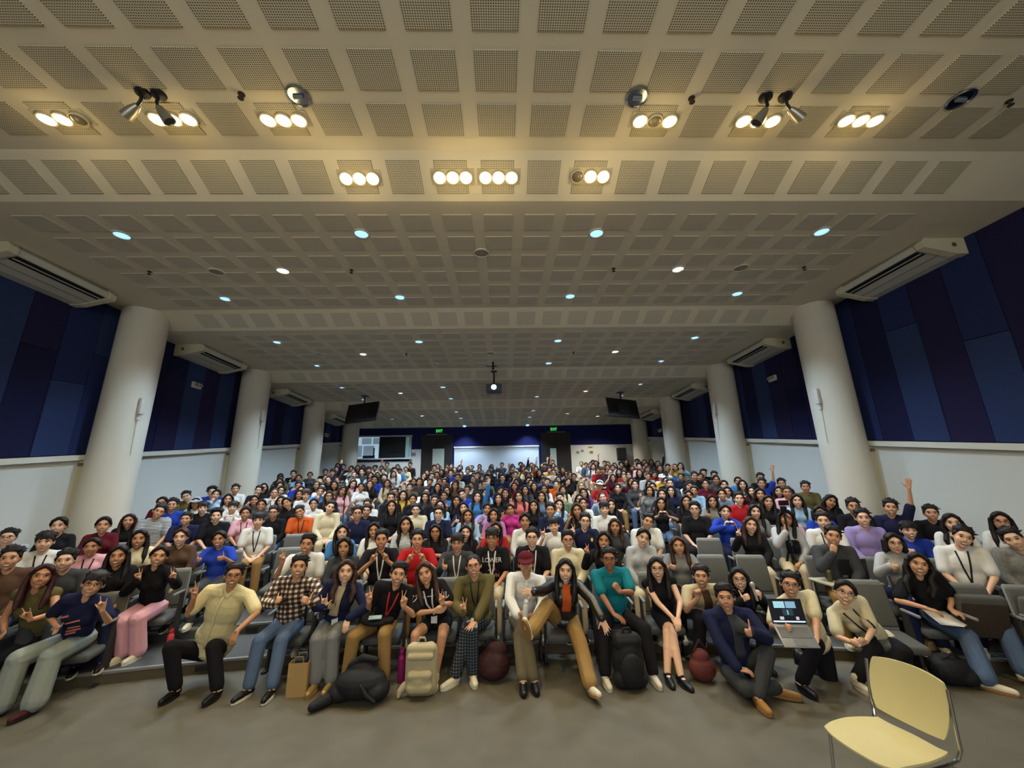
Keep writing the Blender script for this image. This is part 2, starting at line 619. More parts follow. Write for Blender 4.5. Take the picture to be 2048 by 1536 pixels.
# white lower wall pieces left of the booth, right of the right door
FB = row_z(NR - 1)
def white_piece(px0, px1, py, parent=wb):
    x0 = bw(px0, py)[0] if px0 is not None else -WX
    x1 = bw(px1, py)[0] if px1 is not None else WX
    z = bw(1000, py)[1]
    m = MB(); m.box(((x0 + x1) / 2, YB - 0.03, (z + FB) / 2), (x1 - x0, 0.06, z - FB))
    link('white_lower_panel', m.mesh('white_lower_panel', M_white), parent)
white_piece(1141, None, 893)
white_piece(820, 843, 896)
white_piece(None, 708, 896)
white_piece(706, 823, 919)
# control booth
x0, z1 = bw(708, 874); x1, z0 = bw(821, 917)
booth = empty('window_1', (0, 0, 0)); booth.location = (0, YB, 0)
struct(booth, 'lit control booth window on the back wall')
def part(parent, name, c, s, m, rad=0):
    b = MB()
    b.box((0, 0, 0), s)
    return link(name, b.mesh(name, m), parent, c)
bx0, bx1, bz0, bz1 = x0, x1, z0, z1
cxm, czm = (bx0 + bx1) / 2, (bz0 + bz1) / 2
M_bf = mat('booth_frame', srgb(196, 200, 196), 0.5)
part(booth, 'frame_top', (cxm, -0.06, bz1), (bx1 - bx0 + 0.12, 0.14, 0.07), M_bf)
part(booth, 'frame_bottom', (cxm, -0.08, bz0), (bx1 - bx0 + 0.12, 0.2, 0.07), M_bf)
part(booth, 'frame_side', (bx0, -0.06, czm), (0.07, 0.14, bz1 - bz0), M_bf)
part(booth, 'frame_side', (bx1, -0.06, czm), (0.07, 0.14, bz1 - bz0), M_bf)
xm = bx0 + 0.46 * (bx1 - bx0)
part(booth, 'mullion', (xm, -0.05, czm), (0.03, 0.08, bz1 - bz0), mat('booth_green', srgb(70, 96, 92), 0.5))
lit = mat('booth_lit', srgb(200, 222, 235), 0.8, emit=(0.62, 0.82, 1.0), strength=0.55)
part(booth, 'lit_interior', ((bx0 + xm) / 2, -0.012, czm), (xm - bx0, 0.02, bz1 - bz0), lit)
part(booth, 'dark_interior', ((xm + bx1) / 2, -0.012, czm), (bx1 - xm, 0.02, bz1 - bz0), mat('booth_dark', srgb(22, 26, 26), 0.4))
part(booth, 'lit_edge', (bx1 - 0.18, -0.03, czm), (0.2, 0.02, bz1 - bz0 - 0.1), mat('booth_edge', srgb(120, 160, 160), 0.6, emit=(0.5, 0.75, 0.75), strength=0.14))
part(booth, 'inner_monitor', (xm + 0.95, -0.03, czm - 0.1), (0.7, 0.03, 0.42), mat('monitor_dark', srgb(12, 13, 14), 0.35))
cab = mat('booth_cabinet', srgb(170, 196, 214), 0.7, emit=(0.5, 0.72, 0.95), strength=0.22)
for i, (fx, fz, sx, sz) in enumerate(((0.5, 0.80, 0.36, 0.28), (0.86, 0.80, 0.24, 0.28), (0.22, 0.35, 0.26, 0.5), (0.6, 0.38, 0.4, 0.42))):
    part(booth, 'cabinet_door', (bx0 + fx * (xm - bx0), -0.03, bz0 + fz * (bz1 - bz0)), (sx * (xm - bx0), 0.02, sz * (bz1 - bz0)), cab)
part(booth, 'desk_equipment', (bx0 + 0.62 * (xm - bx0), -0.05, bz0 + 0.12), (0.62, 0.06, 0.14), M_black)
part(booth, 'monitor', (bx0 + 0.80 * (xm - bx0), -0.05, bz0 + 0.36), (0.06, 0.05, 0.45), M_black)
# doors
for n, (a, b, top, inner) in enumerate(((842, 906, 871, (866, 889, 898)), (1081, 1141, 866, (1100, 1112, 897)))):
    x0, z1 = bw(a, top); x1, _ = bw(b, top)
    d = struct(empty('door_%d' % (n + 1), (0, YB, 0)), 'dark recessed double door under the %s exit sign' % ('left' if n == 0 else 'right'))
    part(d, 'door_leaf', ((x0 * 0.75 + x1 * 0.25), -0.03, (z1 + FB) / 2), ((x1 - x0) / 2 - 0.02, 0.05, z1 - FB), M_darkwood)
    part(d, 'door_leaf', ((x0 * 0.25 + x1 * 0.75), -0.03, (z1 + FB) / 2), ((x1 - x0) / 2 - 0.02, 0.05, z1 - FB), M_darkwood)
    part(d, 'header', ((x0 + x1) / 2, -0.06, z1 + 0.03), ((x1 - x0) * 0.62, 0.1, 0.06), mat('door_header', srgb(96, 92, 84), 0.6))
    xa, zt = bw(inner[0], inner[2]); xb, _ = bw(inner[1], inner[2])
    part(d, 'glazed_strip', ((xa + xb) / 2, -0.07, (zt + FB) / 2), (xb - xa, 0.03, zt - FB), mat('door_glass', srgb(150, 164, 156), 0.4, emit=(0.7, 0.85, 0.8), strength=0.10))
# exit signs
GREEN = mat('exit_green', srgb(40, 220, 80), 0.5, emit=(0.06, 0.9, 0.18), strength=1.6)
def text_mesh(s, size, name, m, extrude=0.004):
    c = bpy.data.curves.new(name, 'FONT')
    c.body = s; c.size = size; c.align_x = 'CENTER'; c.align_y = 'CENTER'; c.extrude = extrude
    c.resolution_u = 2
    o = bpy.data.objects.new(name, c); COL.objects.link(o)
    dg = bpy.context.evaluated_depsgraph_get()
    me = bpy.data.meshes.new_from_object(o.evaluated_get(dg))
    bpy.data.objects.remove(o); bpy.data.curves.remove(c)
    me.materials.clear(); me.materials.append(m)
    return me
exit_me = text_mesh('EXIT', 0.22, 'exit_letters', GREEN)
for n, (x, y) in enumerate(((878.5, 862), (1107.5, 858.5))):
    X, Z = bw(x, y, YB - 0.1)
    e = tag(empty('exit_sign', (X, YB - 0.06, Z)), 'green lit EXIT sign above the %s back door' % ('left' if n == 0 else 'right'), 'sign', 'exit signs')
    part(e, 'sign_box', (0, 0.01, 0), (0.44, 0.06, 0.22), mat('sign_dark', srgb(10, 34, 18), 0.5))
    t = link('lettering', exit_me, e, (0, -0.024, 0), (math.pi / 2, 0, 0)); t.scale = (0.78, 1, 1)
# projection board on the back wall
x0, z1 = bw(909, 895); x1, _ = bw(1077, 893)
wbd = tag(empty('white_board', ((x0 + x1) / 2, YB, FB)), 'long white board on the back wall between the two doors', 'board')
part(wbd, 'board_surface', (0, -0.04, (z1 - FB) / 2), (x1 - x0, 0.04, z1 - FB), mat('board_white', srgb(212, 220, 226), 0.5))
part(wbd, 'top_rail', (0, -0.07, z1 - FB), (x1 - x0 + 0.04, 0.08, 0.07), M_trim)
# small things on the back wall
X, Z = bw(1239, 908); lz = bw(1239, 897)[1]
sp = tag(empty('loudspeaker', (X, YB - 0.35, FB)), 'black loudspeaker on a stand at the back right wall', 'speaker')
m = MB(); m.rbox((0, 0, lz - FB - 0.33), (0.42, 0.36, 0.66), 0.03)
link('cabinet', m.mesh('cabinet', M_black, True), sp)
m = MB(); m.rbox((0, -0.185, lz - FB - 0.33), (0.36, 0.012, 0.58), 0.005)
link('grille', m.mesh('grille', mat('grille', srgb(34, 34, 36), 0.9)), sp)
m = MB(); m.tube([(0, 0, 0.02), (0, 0, lz - FB - 0.64)], 0.03); 
link('pole', m.mesh('pole', M_black), sp)
for (x, y, wd, ht, lab, c) in ((1180, 895, 0.34, 0.12, 'small cream notice above another on the back right wall', (200, 190, 140)), (1182, 905, 0.2, 0.16, 'small yellow notice below another on the back right wall', (170, 150, 84)), (827, 909, 0.3, 0.22, 'faded grey emblem notice beside the booth window', (150, 152, 148)), (1164, 902, 0.16, 0.14, 'small pale emblem notice beside the right back door', (160, 162, 158)), (1155, 905, 0.16, 0.14, 'round faded notice nearest the right back door', (150, 152, 150)), (714, 863, 0.3, 0.3, 'small white framed sign above the booth window', (180, 180, 178))):
    X, Z = bw(x, y)
    p = tag(empty('notice', (X, YB - 0.07, Z)), lab, 'notice')
    part(p, 'sheet', (0, -0.008, 0), (wd, 0.01, ht), mat('notice_%d' % int(x), srgb(*c), 0.8))
    part(p, 'mark', (0, -0.016, 0), (wd * 0.55, 0.006, ht * 0.4), mat('notice_mark', srgb(96, 92, 80), 0.8))

# emergency lamps on the navy walls
for n, (x, y) in enumerate(((393, 771), (1545, 757), (653, 870), (1320, 861))):
    side = -1 if x < 1000 else 1
    q = at_x(x, y, side * (WX - 0.08))
    e = tag(empty('emergency_light', tuple(q)), 'white twin-lamp emergency light on the %s navy wall, %s from the stage' % ('left' if side < 0 else 'right', 'nearer' if n < 2 else 'further'), 'light', 'emergency lights')
    m = MB(); m.rbox((0, 0, 0), (0.07, 0.30, 0.16), 0.02); link('housing', m.mesh('housing', mat('off_white_plastic', (1, 1, 1)), True), e)
    for s in (-1, 1):
        m = MB(); m.lathe([(0.03, 0), (0.045, 0.03), (0.045, 0.05)], n=14, rot=Matrix.Rotation(-side * math.pi / 2, 3, 'Y'))
        link('lamp_head', m.mesh('lamp_head', mat('lamp_grey', srgb(150, 140, 130), 0.4), True), e, (-side * 0.03, s * 0.08, 0.01))

# ------------------------------------------------------------------ air conditioners
for side in (-1, 1):
    for k in range(4):
        Y0 = 6.35 + BAY * k
        zt = ceil_z(Y0) - 0.03
        a = tag(empty('air_conditioner', (side * (WX - 0.045), Y0, zt)), 'ceiling-hung air conditioner, %s from the stage on the %s wall' % (ORD[k + 1], 'left' if side < 0 else 'right'), 'air conditioner', 'air conditioners along the walls')
        L = 1.72
        s = -side
        prof = [(0.0, 0.0), (0.66, 0.0), (0.72, -0.06), (0.70, -0.15), (0.18, -0.27), (0.0, -0.27)]
        m = MB()
        vs = [(s * px, y, pz) for y in (-L / 2 + 0.05, L / 2 - 0.05) for px, pz in prof]
        n = len(prof)
        m.add(vs, [tuple(range(n)), tuple(range(2 * n - 1, n - 1, -1))] + [(i, (i + 1) % n, n + (i + 1) % n, n + i) for i in range(n)])
        link('body', m.mesh('body', M_acw), a)
        for e in (-1, 1):
            m = MB()
            prof2 = [(0.0, 0.005), (0.68, 0.005), (0.74, -0.06), (0.72, -0.16), (0.19, -0.285), (0.0, -0.285)]
            vs = [(s * px, e * (L / 2 - 0.06) + y, pz) for y in (-0.06, 0.06) for px, pz in prof2]
            m.add(vs, [tuple(range(n)), tuple(range(2 * n - 1, n - 1, -1))] + [(i, (i + 1) % n, n + (i + 1) % n, n + i) for i in range(n)])
            link('end_cap', m.mesh('end_cap', M_ac), a)
        m = MB(); m.hexa([(s * 0.53, -L / 2 + 0.16, -0.196), (s * 0.68, -L / 2 + 0.16, -0.162), (s * 0.68, L / 2 - 0.16, -0.162), (s * 0.53, L / 2 - 0.16, -0.196),
                          (s * 0.53, -L / 2 + 0.16, -0.17), (s * 0.68, -L / 2 + 0.16, -0.135), (s * 0.68, L / 2 - 0.16, -0.135), (s * 0.53, L / 2 - 0.16, -0.17)])
        link('air_outlet', m.mesh('air_outlet', M_slot), a)
        m = MB(); m.box((s * 0.60, 0, -0.186), (0.02, L - 0.34, 0.010))
        link('louvre', m.mesh('louvre', M_acw), a)
        m = MB(); m.box((s * 0.36, 0, -0.236), (0.012, L - 0.2, 0.006), Matrix.Rotation(0, 3, 'Y'))
        link('seam', m.mesh('seam', mat('seam_grey', srgb(130, 128, 118), 0.7)), a)
        m = MB(); m.lathe([(0.04, 0), (0.04, 0.006)], n=14, rot=Matrix.Rotation(math.pi / 2, 3, 'X'))
        link('badge', m.mesh('badge', mat('badge_brown', srgb(110, 90, 56), 0.6)), a, (s * 0.2, -L / 2 - 0.0, -0.12))

# ------------------------------------------------------------------ ceiling fixtures
def light_obj(kind, name, loc, energy, color, parent=None, **kw):
    d = bpy.data.lights.new(name, kind)
    d.energy = energy; d.color = color
    for k_, v in kw.items():
        setattr(d, k_, v)
    return link(name, d, parent, loc)


M_lampface = mat('halogen_face', (1, 0.85, 0.55), 0.5, emit=(1.0, 0.80, 0.42), strength=40.0)
M_lampface.cycles.emission_sampling = 'NONE'
M_ringw = mat('lamp_ring', srgb(200, 190, 160), 0.5)
M_cool = mat('cool_lens', (0.5, 0.75, 1), 0.4, emit=(0.30, 0.62, 1.0), strength=1.9)
M_warmlens = mat('white_lens', (1, 1, 1), 0.4, emit=(1.0, 0.96, 0.84), strength=2.2)
M_cool.cycles.emission_sampling = 'NONE'; M_warmlens.cycles.emission_sampling = 'NONE'
M_grey = mat('grille_grey', srgb(150, 144, 124), 0.8)
fixtures = [
    ([(97, 232), (127, 234), (158, 237)], 'outermost left, one lamp out', 2), ([(318, 236), (347, 234), (377, 235)], 'beside the left pair of track spots', 9),
    ([(537, 236), (568, 236), (597, 236)], 'under the left clear downlight', 9), ([(1282, 239), (1309, 238), (1338, 238)], 'under the middle clear downlight, centre lamp out', 1),
    ([(1488, 239), (1515, 238), (1544, 237)], 'beside the right pair of track spots', 9), ([(1692, 237), (1720, 237), (1748, 237)], 'outermost right', 9),
    ([(695, 356), (720, 355), (745, 355)], 'leftmost on the sloping ceiling band', 9), ([(882, 353), (906, 353), (931, 353)], 'left of the close pair on the sloping band', 9),
    ([(973, 353), (997, 353), (1021, 353)], 'right of the close pair on the sloping band', 9), ([(1155, 350), (1180, 351), (1204, 350)], 'rightmost on the sloping band, one lamp out', 0)]
GREEN.cycles.emission_sampling = 'NONE'
for pts, where, dead in fixtures:
    P = [on_ceiling(x, y) for x, y in pts]
    c = P[1]
    al = ceil_slope(c[1])
    fx = tag(empty('recessed_spotlight', tuple(c)), 'three-lamp warm recessed spotlight, %s' % where, 'spotlight', 'warm three-lamp ceiling spotlights')
    fx.rotation_euler = (al, 0, 0)
    m = MB(); m.box((0, 0, -0.006), (0.55, 0.20, 0.016))
    link('trim_plate', m.mesh('trim_plate', M_ringw), fx)
    for i in range(3):
        dx = (i - 1) * 0.17
        m = MB(); m.lathe([(0.082, 0.0), (0.088, -0.03), (0.074, -0.03), (0.07, -0.012)], n=20)
        r_ = link('lamp_ring', m.mesh('lamp_ring', M_ringw, True), fx, (dx, 0, -0.012))
        m = MB(); m.lathe([(0.0, -0.05), (0.035, -0.046), (0.06, -0.033), (0.072, -0.014), (0.072, 0.0)], n=20)
        link('lamp', m.mesh('lamp', M_lampface if i != dead else mat('lamp_off', srgb(120, 112, 90), 0.3), True), fx, (dx, 0, -0.012))
    lo = light_obj('SPOT', 'spot_beam', (0, 0, -0.09), SPOT_W * (1.0 if dead > 2 else 0.67), WARM, fx, spot_size=math.radians(150), spot_blend=0.9, shadow_soft_size=0.12)
    lo.rotation_euler = (-al + math.radians(10), 0, 0)
    light_obj('POINT', 'added_glow', (0, 0, -0.36), 3.8, WARM, fx, shadow_soft_size=0.1)  # unseen point light added below the lamps to wash the ceiling warm

DL_cool = [(244, 470), (723, 467), (1193, 466), (1643, 463), (451, 597), (800, 594), (1140, 592), (1474, 587), (555, 684), (838, 683), (1116, 681), (1389, 675), (636, 731), (1097, 726), (1321, 722),
           (685, 775), (886, 774), (1279, 768), (728, 799), (902, 797), (1073, 793), (1242, 791), (913, 823.5), (1066, 821), (922, 836), (1059, 834), (784, 838), (929, 852), (1055, 850)]
DL_warm = [(566, 541), (1356, 538), (727, 708), (1230, 703), (802, 786), (1171, 782), (845, 831.5), (1134, 827), (1195, 832)]
ring = MB(); ring.lathe([(0.125, 0.0), (0.125, -0.012), (0.10, -0.016), (0.098, 0.0)], n=24)
ring_me = ring.mesh('downlight_ring', M_trim, True)
lens = MB(); lens.lathe([(0.0, -0.008), (0.09, -0.008), (0.1, 0.0)], n=24)
lens_c = lens.mesh('lens_cool', M_cool); lens_w = lens.mesh('lens_warm', M_warmlens)


def place_words(x, y):
    h = 'left of centre' if x < 900 else ('right of centre' if x > 1100 else 'near centre')
    return h


allp = sorted([(y, x, 'cool') for x, y in DL_cool] + [(y, x, 'warm') for x, y in DL_warm])
rows_seen = []
for rank, (y, x, kind) in enumerate(allp):
    c = on_ceiling(x, y)
    nm = 'bluish round downlight' if kind == 'cool' else 'white round downlight'
    lab = '%s %s, %s lit one counting back from the stage' % (nm, place_words(x, y), ORD[rank + 1])
    d = tag(empty('downlight', tuple(c)), lab, 'downlight', 'round ceiling downlights')
    d.rotation_euler = (ceil_slope(c[1]), 0, 0)
    link('trim_ring', ring_me, d)
    link('lens', lens_c if kind == 'cool' else lens_w, d)
    lo = light_obj('SPOT', 'downlight_beam', (0, 0, -0.03), DOWN_W * (0.3 if c[1] < 6.2 else 1.0), COOL if kind == 'cool' else (1, 0.93, 0.82), d, spot_size=math.radians(120), spot_blend=0.7, shadow_soft_size=0.09)
# unlit clear downlights
for n, (x, y) in enumerate(((597, 191), (1274, 193), (1921, 197))):
    c = on_ceiling(x, y)
    d = tag(empty('clear_downlight', tuple(c)), 'unlit mirrored downlight, %s of the three across the front ceiling' % ('leftmost', 'middle', 'rightmost')[n], 'downlight', 'unlit mirrored downlights')
    m = MB(); m.lathe([(0.125, 0.0), (0.125, -0.015), (0.105, -0.02), (0.10, 0.0)], n=28); link('trim_ring', m.mesh('trim_ring', M_chrome, True), d)
    m = MB(); m.lathe([(0.0, -0.004), (0.06, -0.006), (0.102, -0.012)], n=28); link('reflector', m.mesh('reflector', mat('mirror_grey', srgb(150, 155, 160), 0.15, metal=1.0), True), d)
    m = MB(); m.tube([(-0.05, 0, -0.02), (0.05, 0, -0.02)], 0.022, 10); link('lamp_tube', m.mesh('lamp_tube', mat('tube_grey', srgb(110, 120, 130), 0.3), True), d)
for n, (x, y, r_) in enumerate(((963, 505, 0.13), (433, 543, 0.13), (1482, 535, 0.13), (981, 706, 0.13), (872, 728, 0.09), (640, 708, 0.1))):
    c = on_ceiling(x, y)
    s = tag(empty('ceiling_speaker', tuple(c)), 'round flush ceiling speaker %s' % ('nearest centre of the second ceiling bay', 'at the left of the second ceiling bay', 'at the right of the second ceiling bay', 'at the centre of the third bay', 'just left of the projector pole', 'left in the third ceiling bay')[n], 'ceiling speaker', 'ceiling speakers')
    s.rotation_euler = (ceil_slope(c[1]), 0, 0)
    m = MB(); m.lathe([(r_, 0.0), (r_, -0.012), (r_ * 0.9, -0.02), (r_ * 0.88, -0.008)], n=26); link('rim', m.mesh('rim', M_trim, True), s)
    m = MB(); m.lathe([(0.0, -0.012), (r_ * 0.88, -0.010)], n=26); link('grille', m.mesh('grille', M_grey), s)
for n, (x, y) in enumerate(((299, 543), (703, 540), (1227, 537), (1608, 534), (483, 188), (1383, 196), (2018, 202), (813, 707), (1147, 704))):
    c = on_ceiling(x, y)
    s = tag(empty('sprinkler', tuple(c)), 'small dark sprinkler head, %s' % ('leftmost of four across the second bay', 'second of four across the second bay', 'third of four across the second bay', 'rightmost of four across the second bay', 'beside the left mirrored downlight', 'beside the middle mirrored downlight', 'beside the right mirrored downlight', 'left one in the third bay', 'right one in the third bay')[n], 'sprinkler', 'sprinkler heads')
    m = MB(); m.lathe([(0.035, 0.0), (0.035, -0.008), (0.012, -0.012), (0.012, -0.05)], n=12); link('base', m.mesh('base', mat('sprinkler_brown', srgb(58, 52, 42), 0.6), True), s)
    m = MB(); m.lathe([(0.03, -0.055), (0.03, -0.06)], n=12); link('deflector', m.mesh('deflector', mat('sprinkler_brown', (0, 0, 0))), s)
# track spot pairs (unlit)
for n, (pa, pb, px_) in enumerate((((286, 184), (318, 188), -1), ((1531, 193), (1570, 192), 1))):
    for j, (x, y) in enumerate((pa, pb)):
        c = on_ceiling(x, y)
        t = tag(empty('track_spotlight', tuple(c)), 'unlit silver spot lamp on black bracket, %s of the %s pair' % ('left one' if j == 0 else 'right one', 'left' if n == 0 else 'right'), 'spotlight', 'unlit bracket spots')
        m = MB(); m.lathe([(0.07, 0.0), (0.065, -0.03), (0.02, -0.05)], n=16); link('ceiling_plate', m.mesh('ceiling_plate', M_black, True), t)
        outward = (px_ if (j == 0) == (n == 0) else -px_ * 0.5)
        m = MB(); m.tube([(0, 0, -0.04), (0, 0, -0.12), (outward * 0.05, 0.02, -0.17)], 0.016, 8); link('arm', m.mesh('arm', M_black, True), t)
        rot = Vector((outward * 0.8, 0.25, -0.55)).to_track_quat('Z', 'Y').to_matrix()
        m = MB(); m.lathe([(0.03, -0.02), (0.05, 0.05), (0.062, 0.15), (0.055, 0.152), (0.05, 0.14)], n=18, rot=rot); link('lamp_body', m.mesh('lamp_body', mat('spot_silver', srgb(150, 146, 134), 0.35, metal=0.7), True), t, (outward * 0.05, 0.02, -0.17))
        m = MB(); m.lathe([(0.0, 0.142), (0.05, 0.142)], n=18, rot=rot); link('lamp_glass', m.mesh('lamp_glass', mat('spot_glass', srgb(70, 66, 60), 0.2)), t, (outward * 0.05, 0.02, -0.17))

# projector on its ceiling pole
q = at_y(988, 778, 12.35)
pj = tag(empty('projector', (q[0], 12.35, q[2])), 'ceiling-hung projector with glowing lens on a pole', 'projector')
m = MB(); m.rbox((0, 0, 0), (0.50, 0.46, 0.24), 0.03); link('housing', m.mesh('housing', mat('projector_grey', srgb(80, 90, 98), 0.5), True), pj)
m = MB(); m.lathe([(0.10, 0), (0.10, 0.05), (0.085, 0.06), (0.08, 0.03)], n=24, rot=Matrix.Rotation(math.pi / 2, 3, 'X')); link('lens_barrel', m.mesh('lens_barrel', M_black, True), pj, (0, -0.22, 0))
m = MB(); m.lathe([(0, 0.05), (0.05, 0.045), (0.08, 0.03)], n=24, rot=Matrix.Rotation(math.pi / 2, 3, 'X')); link('lens', m.mesh('lens', mat('projector_glow', (0.6, 0.9, 1), 0.3, emit=(0.55, 0.90, 1.0), strength=14.0), True), pj, (0, -0.22, 0))
pz = ceil_z(12.35) - q[2]
m = MB(); m.tube([(0, 0.05, 0.11), (0, 0.05, pz)], 0.025, 10); link('pole', m.mesh('pole', M_black, True), pj)
m = MB(); m.box((0, 0.05, pz - 0.02), (0.2, 0.2, 0.03)); link('ceiling_plate', m.mesh('ceiling_plate', M_black), pj)
m = MB(); m.box((0, 0.05, 0.15), (0.24, 0.24, 0.03)); link('mount', m.mesh('mount', M_black), pj)
q = on_ceiling(986, 724)
pl = tag(empty('ceiling_bracket', tuple(q)), 'short black bracket pole hanging above the projector', 'bracket')
m = MB(); m.tube([(0, 0, 0), (0, 0, -0.25)], 0.03, 8); link('pole', m.mesh('pole', M_black, True), pl)
m = MB(); m.tube([(-0.22, 0, -0.14), (0.12, 0, -0.14)], 0.012, 6); link('crossbar', m.mesh('crossbar', M_black, True), pl)

# hanging television screens
for n, (cx, cy, top, rz, s) in enumerate(((724, 825, (719, 792), 0.32, -1), (1246, 816, (1249, 786), -0.32, 1))):
    Y = 15.0
    q = at_y(cx, cy, Y)
    tv = tag(empty('hanging_television', (q[0], Y, q[2])), 'black flat television hanging from a ceiling pole, %s of the projector' % ('left' if n == 0 else 'right'), 'television', 'hanging televisions')
    tv.rotation_euler = (0, 0, s * 0.28)
    rt = Matrix.Rotation(math.radians(14), 3, 'X')
    rr = (math.radians(-15), s * math.radians(3), 0)
    m = MB(); m.box((0, 0.02, 0), (1.34, 0.07, 0.78)); link('back_case', m.mesh('case', M_black), tv, (0, 0, 0), rr)
    m = MB(); m.box((0, 0.06, 0), (1.28, 0.012, 0.72)); link('screen', m.mesh('screen', mat('tv_screen', srgb(34, 34, 30), 0.45)), tv, (0, 0, 0), rr)
    m = MB(); m.rbox((0, -0.035, -0.03), (0.5, 0.04, 0.42), 0.015); link('wall_mount', m.mesh('wall_mount', mat('tv_back', srgb(30, 29, 27), 0.6), True), tv, (0, 0, 0), rr)
    hz = ceil_z(Y) - q[2]
    m = MB(); m.tube([(0, 0.1, 0.1), (0, 0.1, hz)], 0.03, 8); link('pole', m.mesh('pole', M_black, True), tv)
    m = MB(); m.box((0, 0.1, hz - 0.015), (0.22, 0.22, 0.03)); link('ceiling_plate', m.mesh('ceiling_plate', M_black), tv)
# ------------------------------------------------------------------ people: bodies grown from joint chains, fused into one skin by voxel remeshing
NV = Vector


class PS:
    """overlapping rounded volumes that are later fused into one surface"""

    def __init__(self):
        self.v = []; self.f = []

    def _add(self, vs, fs):
        o = len(self.v)
        self.v += vs
        self.f += [tuple(i + o for i in f) for f in fs]

    def cap(self, p0, p1, r0, r1=None, n=9):
        r1 = r0 if r1 is None else r1
        p0 = NV(p0); p1 = NV(p1)
        d = p1 - p0
        L = d.length
        t = d / L if L > 1e-6 else NV((0, 0, 1))
        s = t.cross(NV((0.31, 0.77, 0.55))).normalized()
        q = t.cross(s)
        rings = []
        for a in (-68, -32):
            rings.append((p0 + t * (r0 * math.sin(math.radians(a))), r0 * math.cos(math.radians(a))))
        rings += [(p0, r0), (p1, r1)]
        for a in (32, 68):
            rings.append((p1 + t * (r1 * math.sin(math.radians(a))), r1 * math.cos(math.radians(a))))
        vs = []
        for c, r in rings:
            for k in range(n):
                a = 2 * math.pi * k / n
                vs.append(tuple(c + s * (r * math.cos(a)) + q * (r * math.sin(a))))
        m = len(rings)
        fs = [(i * n + j, i * n + (j + 1) % n, (i + 1) * n + (j + 1) % n, (i + 1) * n + j) for i in range(m - 1) for j in range(n)]
        fs += [tuple(range(n - 1, -1, -1)), tuple(range((m - 1) * n, m * n))]
        self._add(vs, fs)

    def chain(self, pts, rs):
        for i in range(len(pts) - 1):
            self.cap(pts[i], pts[i + 1], rs[i], rs[i + 1])

    def ell(self, c, r, R=None, n=14, m=9):
        c = NV(c)
        vs = []
        for i in range(1, m):
            th = math.pi * i / m
            for k in range(n):
                a = 2 * math.pi * k / n
                p = NV((r[0] * math.sin(th) * math.cos(a), r[1] * math.sin(th) * math.sin(a), r[2] * math.cos(th)))
                if R is not None:
                    p = R @ p
                vs.append(tuple(c + p))
        top = NV((0, 0, r[2])); bot = NV((0, 0, -r[2]))
        if R is not None:
            top = R @ top; bot = R @ bot
        fs = [((i) * n + j, (i + 1) * n + j, (i + 1) * n + (j + 1) % n, i * n + (j + 1) % n) for i in range(m - 2) for j in range(n)]
        vs += [tuple(c + top), tuple(c + bot)]
        T = len(vs) - 2
        fs += [(T, j, (j + 1) % n) for j in range(n)] + [(T + 1, (m - 2) * n + (j + 1) % n, (m - 2) * n + j) for j in range(n)]
        self._add(vs, fs)


QUEUE = []


def grow(ps, name, voxel, smooth=3, factor=0.5):
    """queue a fused mesh; returns a holder whose .me is filled by flush()"""
    h = {'me': None}
    me = bpy.data.meshes.new(name + '_seed')
    me.from_pydata([tuple(v) for v in ps.v], [], ps.f)
    o = bpy.data.objects.new(name + '_seed', me)
    COL.objects.link(o)
    r = o.modifiers.new('r', 'REMESH'); r.mode = 'VOXEL'; r.voxel_size = voxel; r.use_smooth_shade = True
    if smooth:
        s = o.modifiers.new('s', 'SMOOTH'); s.factor = factor; s.iterations = smooth
    QUEUE.append((h, o, name))
    return h


def flush():
    dg = bpy.context.evaluated_depsgraph_get()
    dg.update()
    for h, o, name in QUEUE:
        me = bpy.data.meshes.new_from_object(o.evaluated_get(dg))
        me.name = name
        me.shade_smooth()
        h['me'] = me
    for h, o, name in QUEUE:
        sm = o.data
        bpy.data.objects.remove(o)
        bpy.data.meshes.remove(sm)
    QUEUE.clear()


def ik(A, T, a, b, hint):
    A = NV(A); T = NV(T); hint = NV(hint)
    d = T - A
    L = max(min(d.length, a + b - 0.004), abs(a - b) + 0.02)
    u = d.normalized()
    x = (a * a - b * b + L * L) / (2 * L)
    h = math.sqrt(max(a * a - x * x, 0))
    p = hint - u * hint.dot(u)
    if p.length < 1e-4:
        p = u.orthogonal()
    p.normalize()
    return A + u * x + p * h, A + u * L


